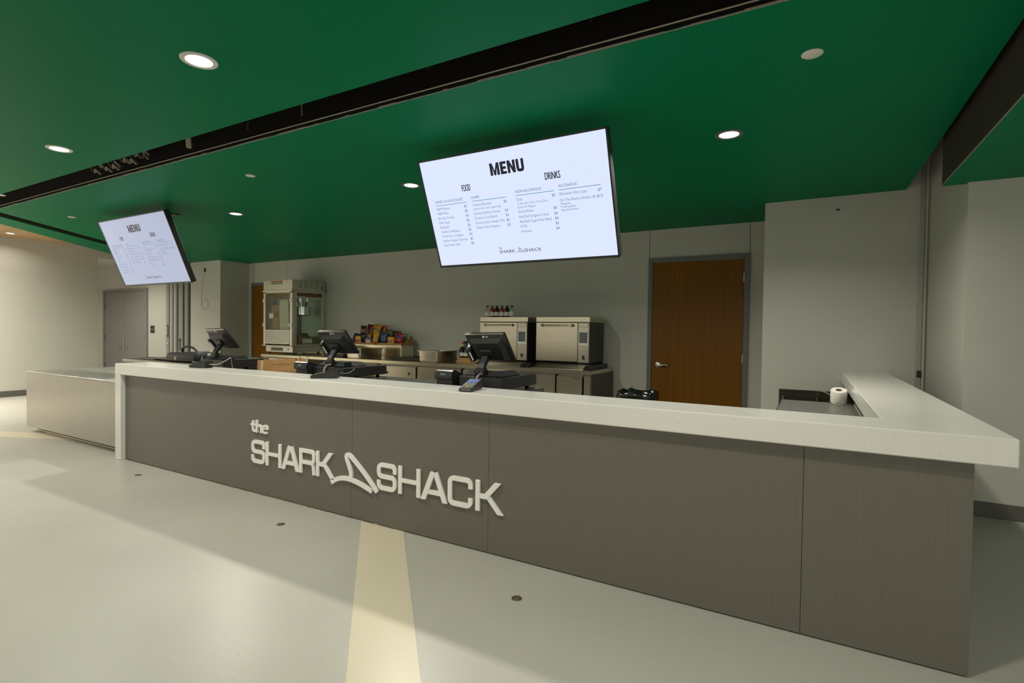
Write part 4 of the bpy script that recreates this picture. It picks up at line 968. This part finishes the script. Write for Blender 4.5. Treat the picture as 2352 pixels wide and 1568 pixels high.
G().prism([(.16, zz(1.05)), (.62, zz(1.05)), (.56, zz(1.12)), (.22, zz(1.12))], W-.30, W-.296, 'x').build('box_flap', m_cardd, bx)
G().box((W-.0605, .27, zz(.935)), (W-.0585, .48, zz(1.015))).build('shipping_label', m_paper, bx)
G().box((.06, .10, zz(.90)), (.30, .12, zz(1.62)), .004).build('stored_cardboard', mat('tan_sheet', (.40, .24, .14), .8), t)
G().hexa([(.33, .10, zz(.92)), (.60, .10, zz(.92)), (.62, .15, zz(.92)), (.33, .16, zz(.92)), (.36, .06, zz(1.72)), (.58, .07, zz(1.72)), (.60, .14, zz(1.72)), (.36, .13, zz(1.72))]).build('plastic_wrap', mat('tan_wrap', (.50, .42, .30), .25), t)
G().box((.10, .12, zz(1.62)), (.32, .2, zz(1.72)), .02, 2).build('blue_cloth', mat('blue_cloth', (.12, .13, .24), .8), t, True)
# cords near it
cord('black_cable', [(-2.35, 3.72, .86), (-2.2, 3.62, .80), (-2.02, 3.58, .74), (-2.0, 3.57, .62), (-2.0, 3.57, .50)], .006, m_black, 'black cord hanging over the prep counter edge below the popcorn machine')
t = thing('power_strip', (-2.06, 3.60, .50), 'small black power switch box with a red light hanging below the popcorn machine', 'switch')
G().box((-.05, -.03, -.10), (.05, .03, .10), .006).build('housing', m_black, t); G().box((-.025, -.033, .035), (.025, -.029, .055)).build('red_light', emis('red_lamp', (.8, .05, .02), .8), t)
cord('loose_wire', [(-1.55, 3.69, .745), (-1.62, 3.69, .82), (-1.52, 3.70, .845), (-1.38, 3.70, .83), (-1.34, 3.70, .77), (-1.42, 3.69, .742)], .005, m_wire, 'pale loose wire loop standing up on the prep counter')

# ------------------------------------------------------------------ trash can, sink corner
t = thing('trash_can', (3.83, 3.40, 0), 'black trash can with a black liner bag before the brown door', 'trash can')
G().hexa([(-.14, -.12, 0), (.14, -.12, 0), (.14, .12, 0), (-.14, .12, 0), (-.185, -.16, .52), (.185, -.16, .52), (.185, .16, .52), (-.185, .16, .52)]).build('bin', m_black, t)
bm = bmesh.new(); R_ = []
prof = [(.235, .30), (.262, .40), (.268, .50), (.262, .555), (.24, .565), (.21, .53), (.19, .45)]
for r, z in prof:
    R_.append([bm.verts.new((math.copysign(abs(math.cos(a))**.5, math.cos(a))*r*.80*(1+.03*math.sin(9*a+z*40)), math.copysign(abs(math.sin(a))**.5, math.sin(a))*r*.70*(1+.03*math.sin(11*a+z*30)), z+.012*math.sin(7*a))) for a in [2*PI*i/48 for i in range(48)]])
for A, B in zip(R_, R_[1:]):
    for i in range(48): bm.faces.new((A[i], A[(i+1) % 48], B[(i+1) % 48], B[i]))
bmesh.ops.recalc_face_normals(bm, faces=bm.faces); g = G(); g._add(bm); g.build('liner_bag', mat('bin_liner', (.010, .010, .010), .16), t, True, 60)
# sink with splash
t = thing('hand_sink', (5.22, 3.56, 0), 'steel hand sink with black splash under the right wall', 'sink')
G().box((0, .008, .40), (.80, .026, .662), .002).build('backsplash', mat('dark_splash_steel', (.07, .064, .052), .25, metal=.6, noise=.3, nscale=(2, 2, 40)), t)
g = G(); g.box((0, -.42, .40), (.50, -.40, .52)); g.box((0, -.40, .40), (.02, .006, .52)); g.box((.48, -.40, .40), (.50, .006, .52)); g.box((0, -.42, .38), (.50, .006, .40)); g.build('basin', m_steel, t)
fa = G().tube([(.333, -.06, .50), (.333, -.06, .62), (.345, -.09, .665), (.37, -.16, .675), (.45, -.26, .64), (.47, -.28, .61)], .011, 10, smooth=5).build('faucet', m_chrome, t, True)
G().lathe([(0, 0), (.024, 0), (.02, .03), (0, .03)], (.333, -.06, .51), 16).build('faucet_base', m_chrome, fa, True)
G().box((.03, -.05, .40), (.05, .006, .60), .003).build('side_splash', m_steel, t)
t = thing('undercounter_cabinet', (5.31, 1.45, 0), 'grey steel topped cabinet under the right-hand counter leg, paper roll on top', 'cabinet')
G().box((0, 0, .06), (.42, .80, .685), .004).build('body', m_steeld, t)
G().box((-.02, -.02, .685), (.45, .83, .700), .004).build('top', mat('grey_steel_top', (.23, .235, .215), .32, metal=.7, noise=.05, nscale=(30, 3, 30)), t)
for x in (.04, .38):
    for y in (.05, .75): G().tube([(x, y, 0), (x, y, .06)], .018, 8).build('foot', m_black, t)
G().box((.46, -.3, .60), (.475, .85, .70), .002).build('side_rail', mat('pale_rail', (.55, .51, .44), .5), t)
t = thing('paper_roll', (5.668, 2.20, .70), 'white toilet paper roll tilted on the grey cabinet in the right corner', 'paper roll')
t.location.z = .7165; t.rotation_euler = (math.radians(18), 0, 0)
G().lathe([(.021, 0), (.052, 0), (.053, .004), (.053, .092), (.051, .096), (.021, .096), (.021, 0)], n=40).build('roll', m_paper, t, True)
G().lathe([(.0205, .001), (.0205, .0955), (.0185, .0955), (.0185, .001), (.0205, .001)], n=24).build('core', m_cardd, t, True)
G().prism([(0, .002), (.03, .004), (.050, .0), (.045, .090), (0, .094)], .050, .0512, 'y').build('loose_sheet', m_paper, t)
G().box((-.02, -.0535, .012), (.012, -.0525, .016)).build('sheet_edge', m_cardd, t)

# ------------------------------------------------------------------ floor discs and scraps
for x, y, lb in ((4.337, -.298, 'round brass floor plate nearest the camera'), (2.66, -.264, 'round brass floor plate below the first letters of the sign'), (.758, -.166, 'round brass floor plate farthest left near the white counter leg')):
    t = thing('floor_plate', (x, y, 0), lb, 'floor plate', 'round floor box covers')
    G().lathe([(0, .003), (.0155, .003), (.017, .0015), (.020, .003), (.0235, .0025), (.024, 0)], n=28).build('cover', mat('brass_ring', (.20, .17, .12), .45, metal=.8), t, True)
    G().lathe([(0, .0042), (.008, .0042), (.008, .003)], n=16).build('plug', m_base, t)
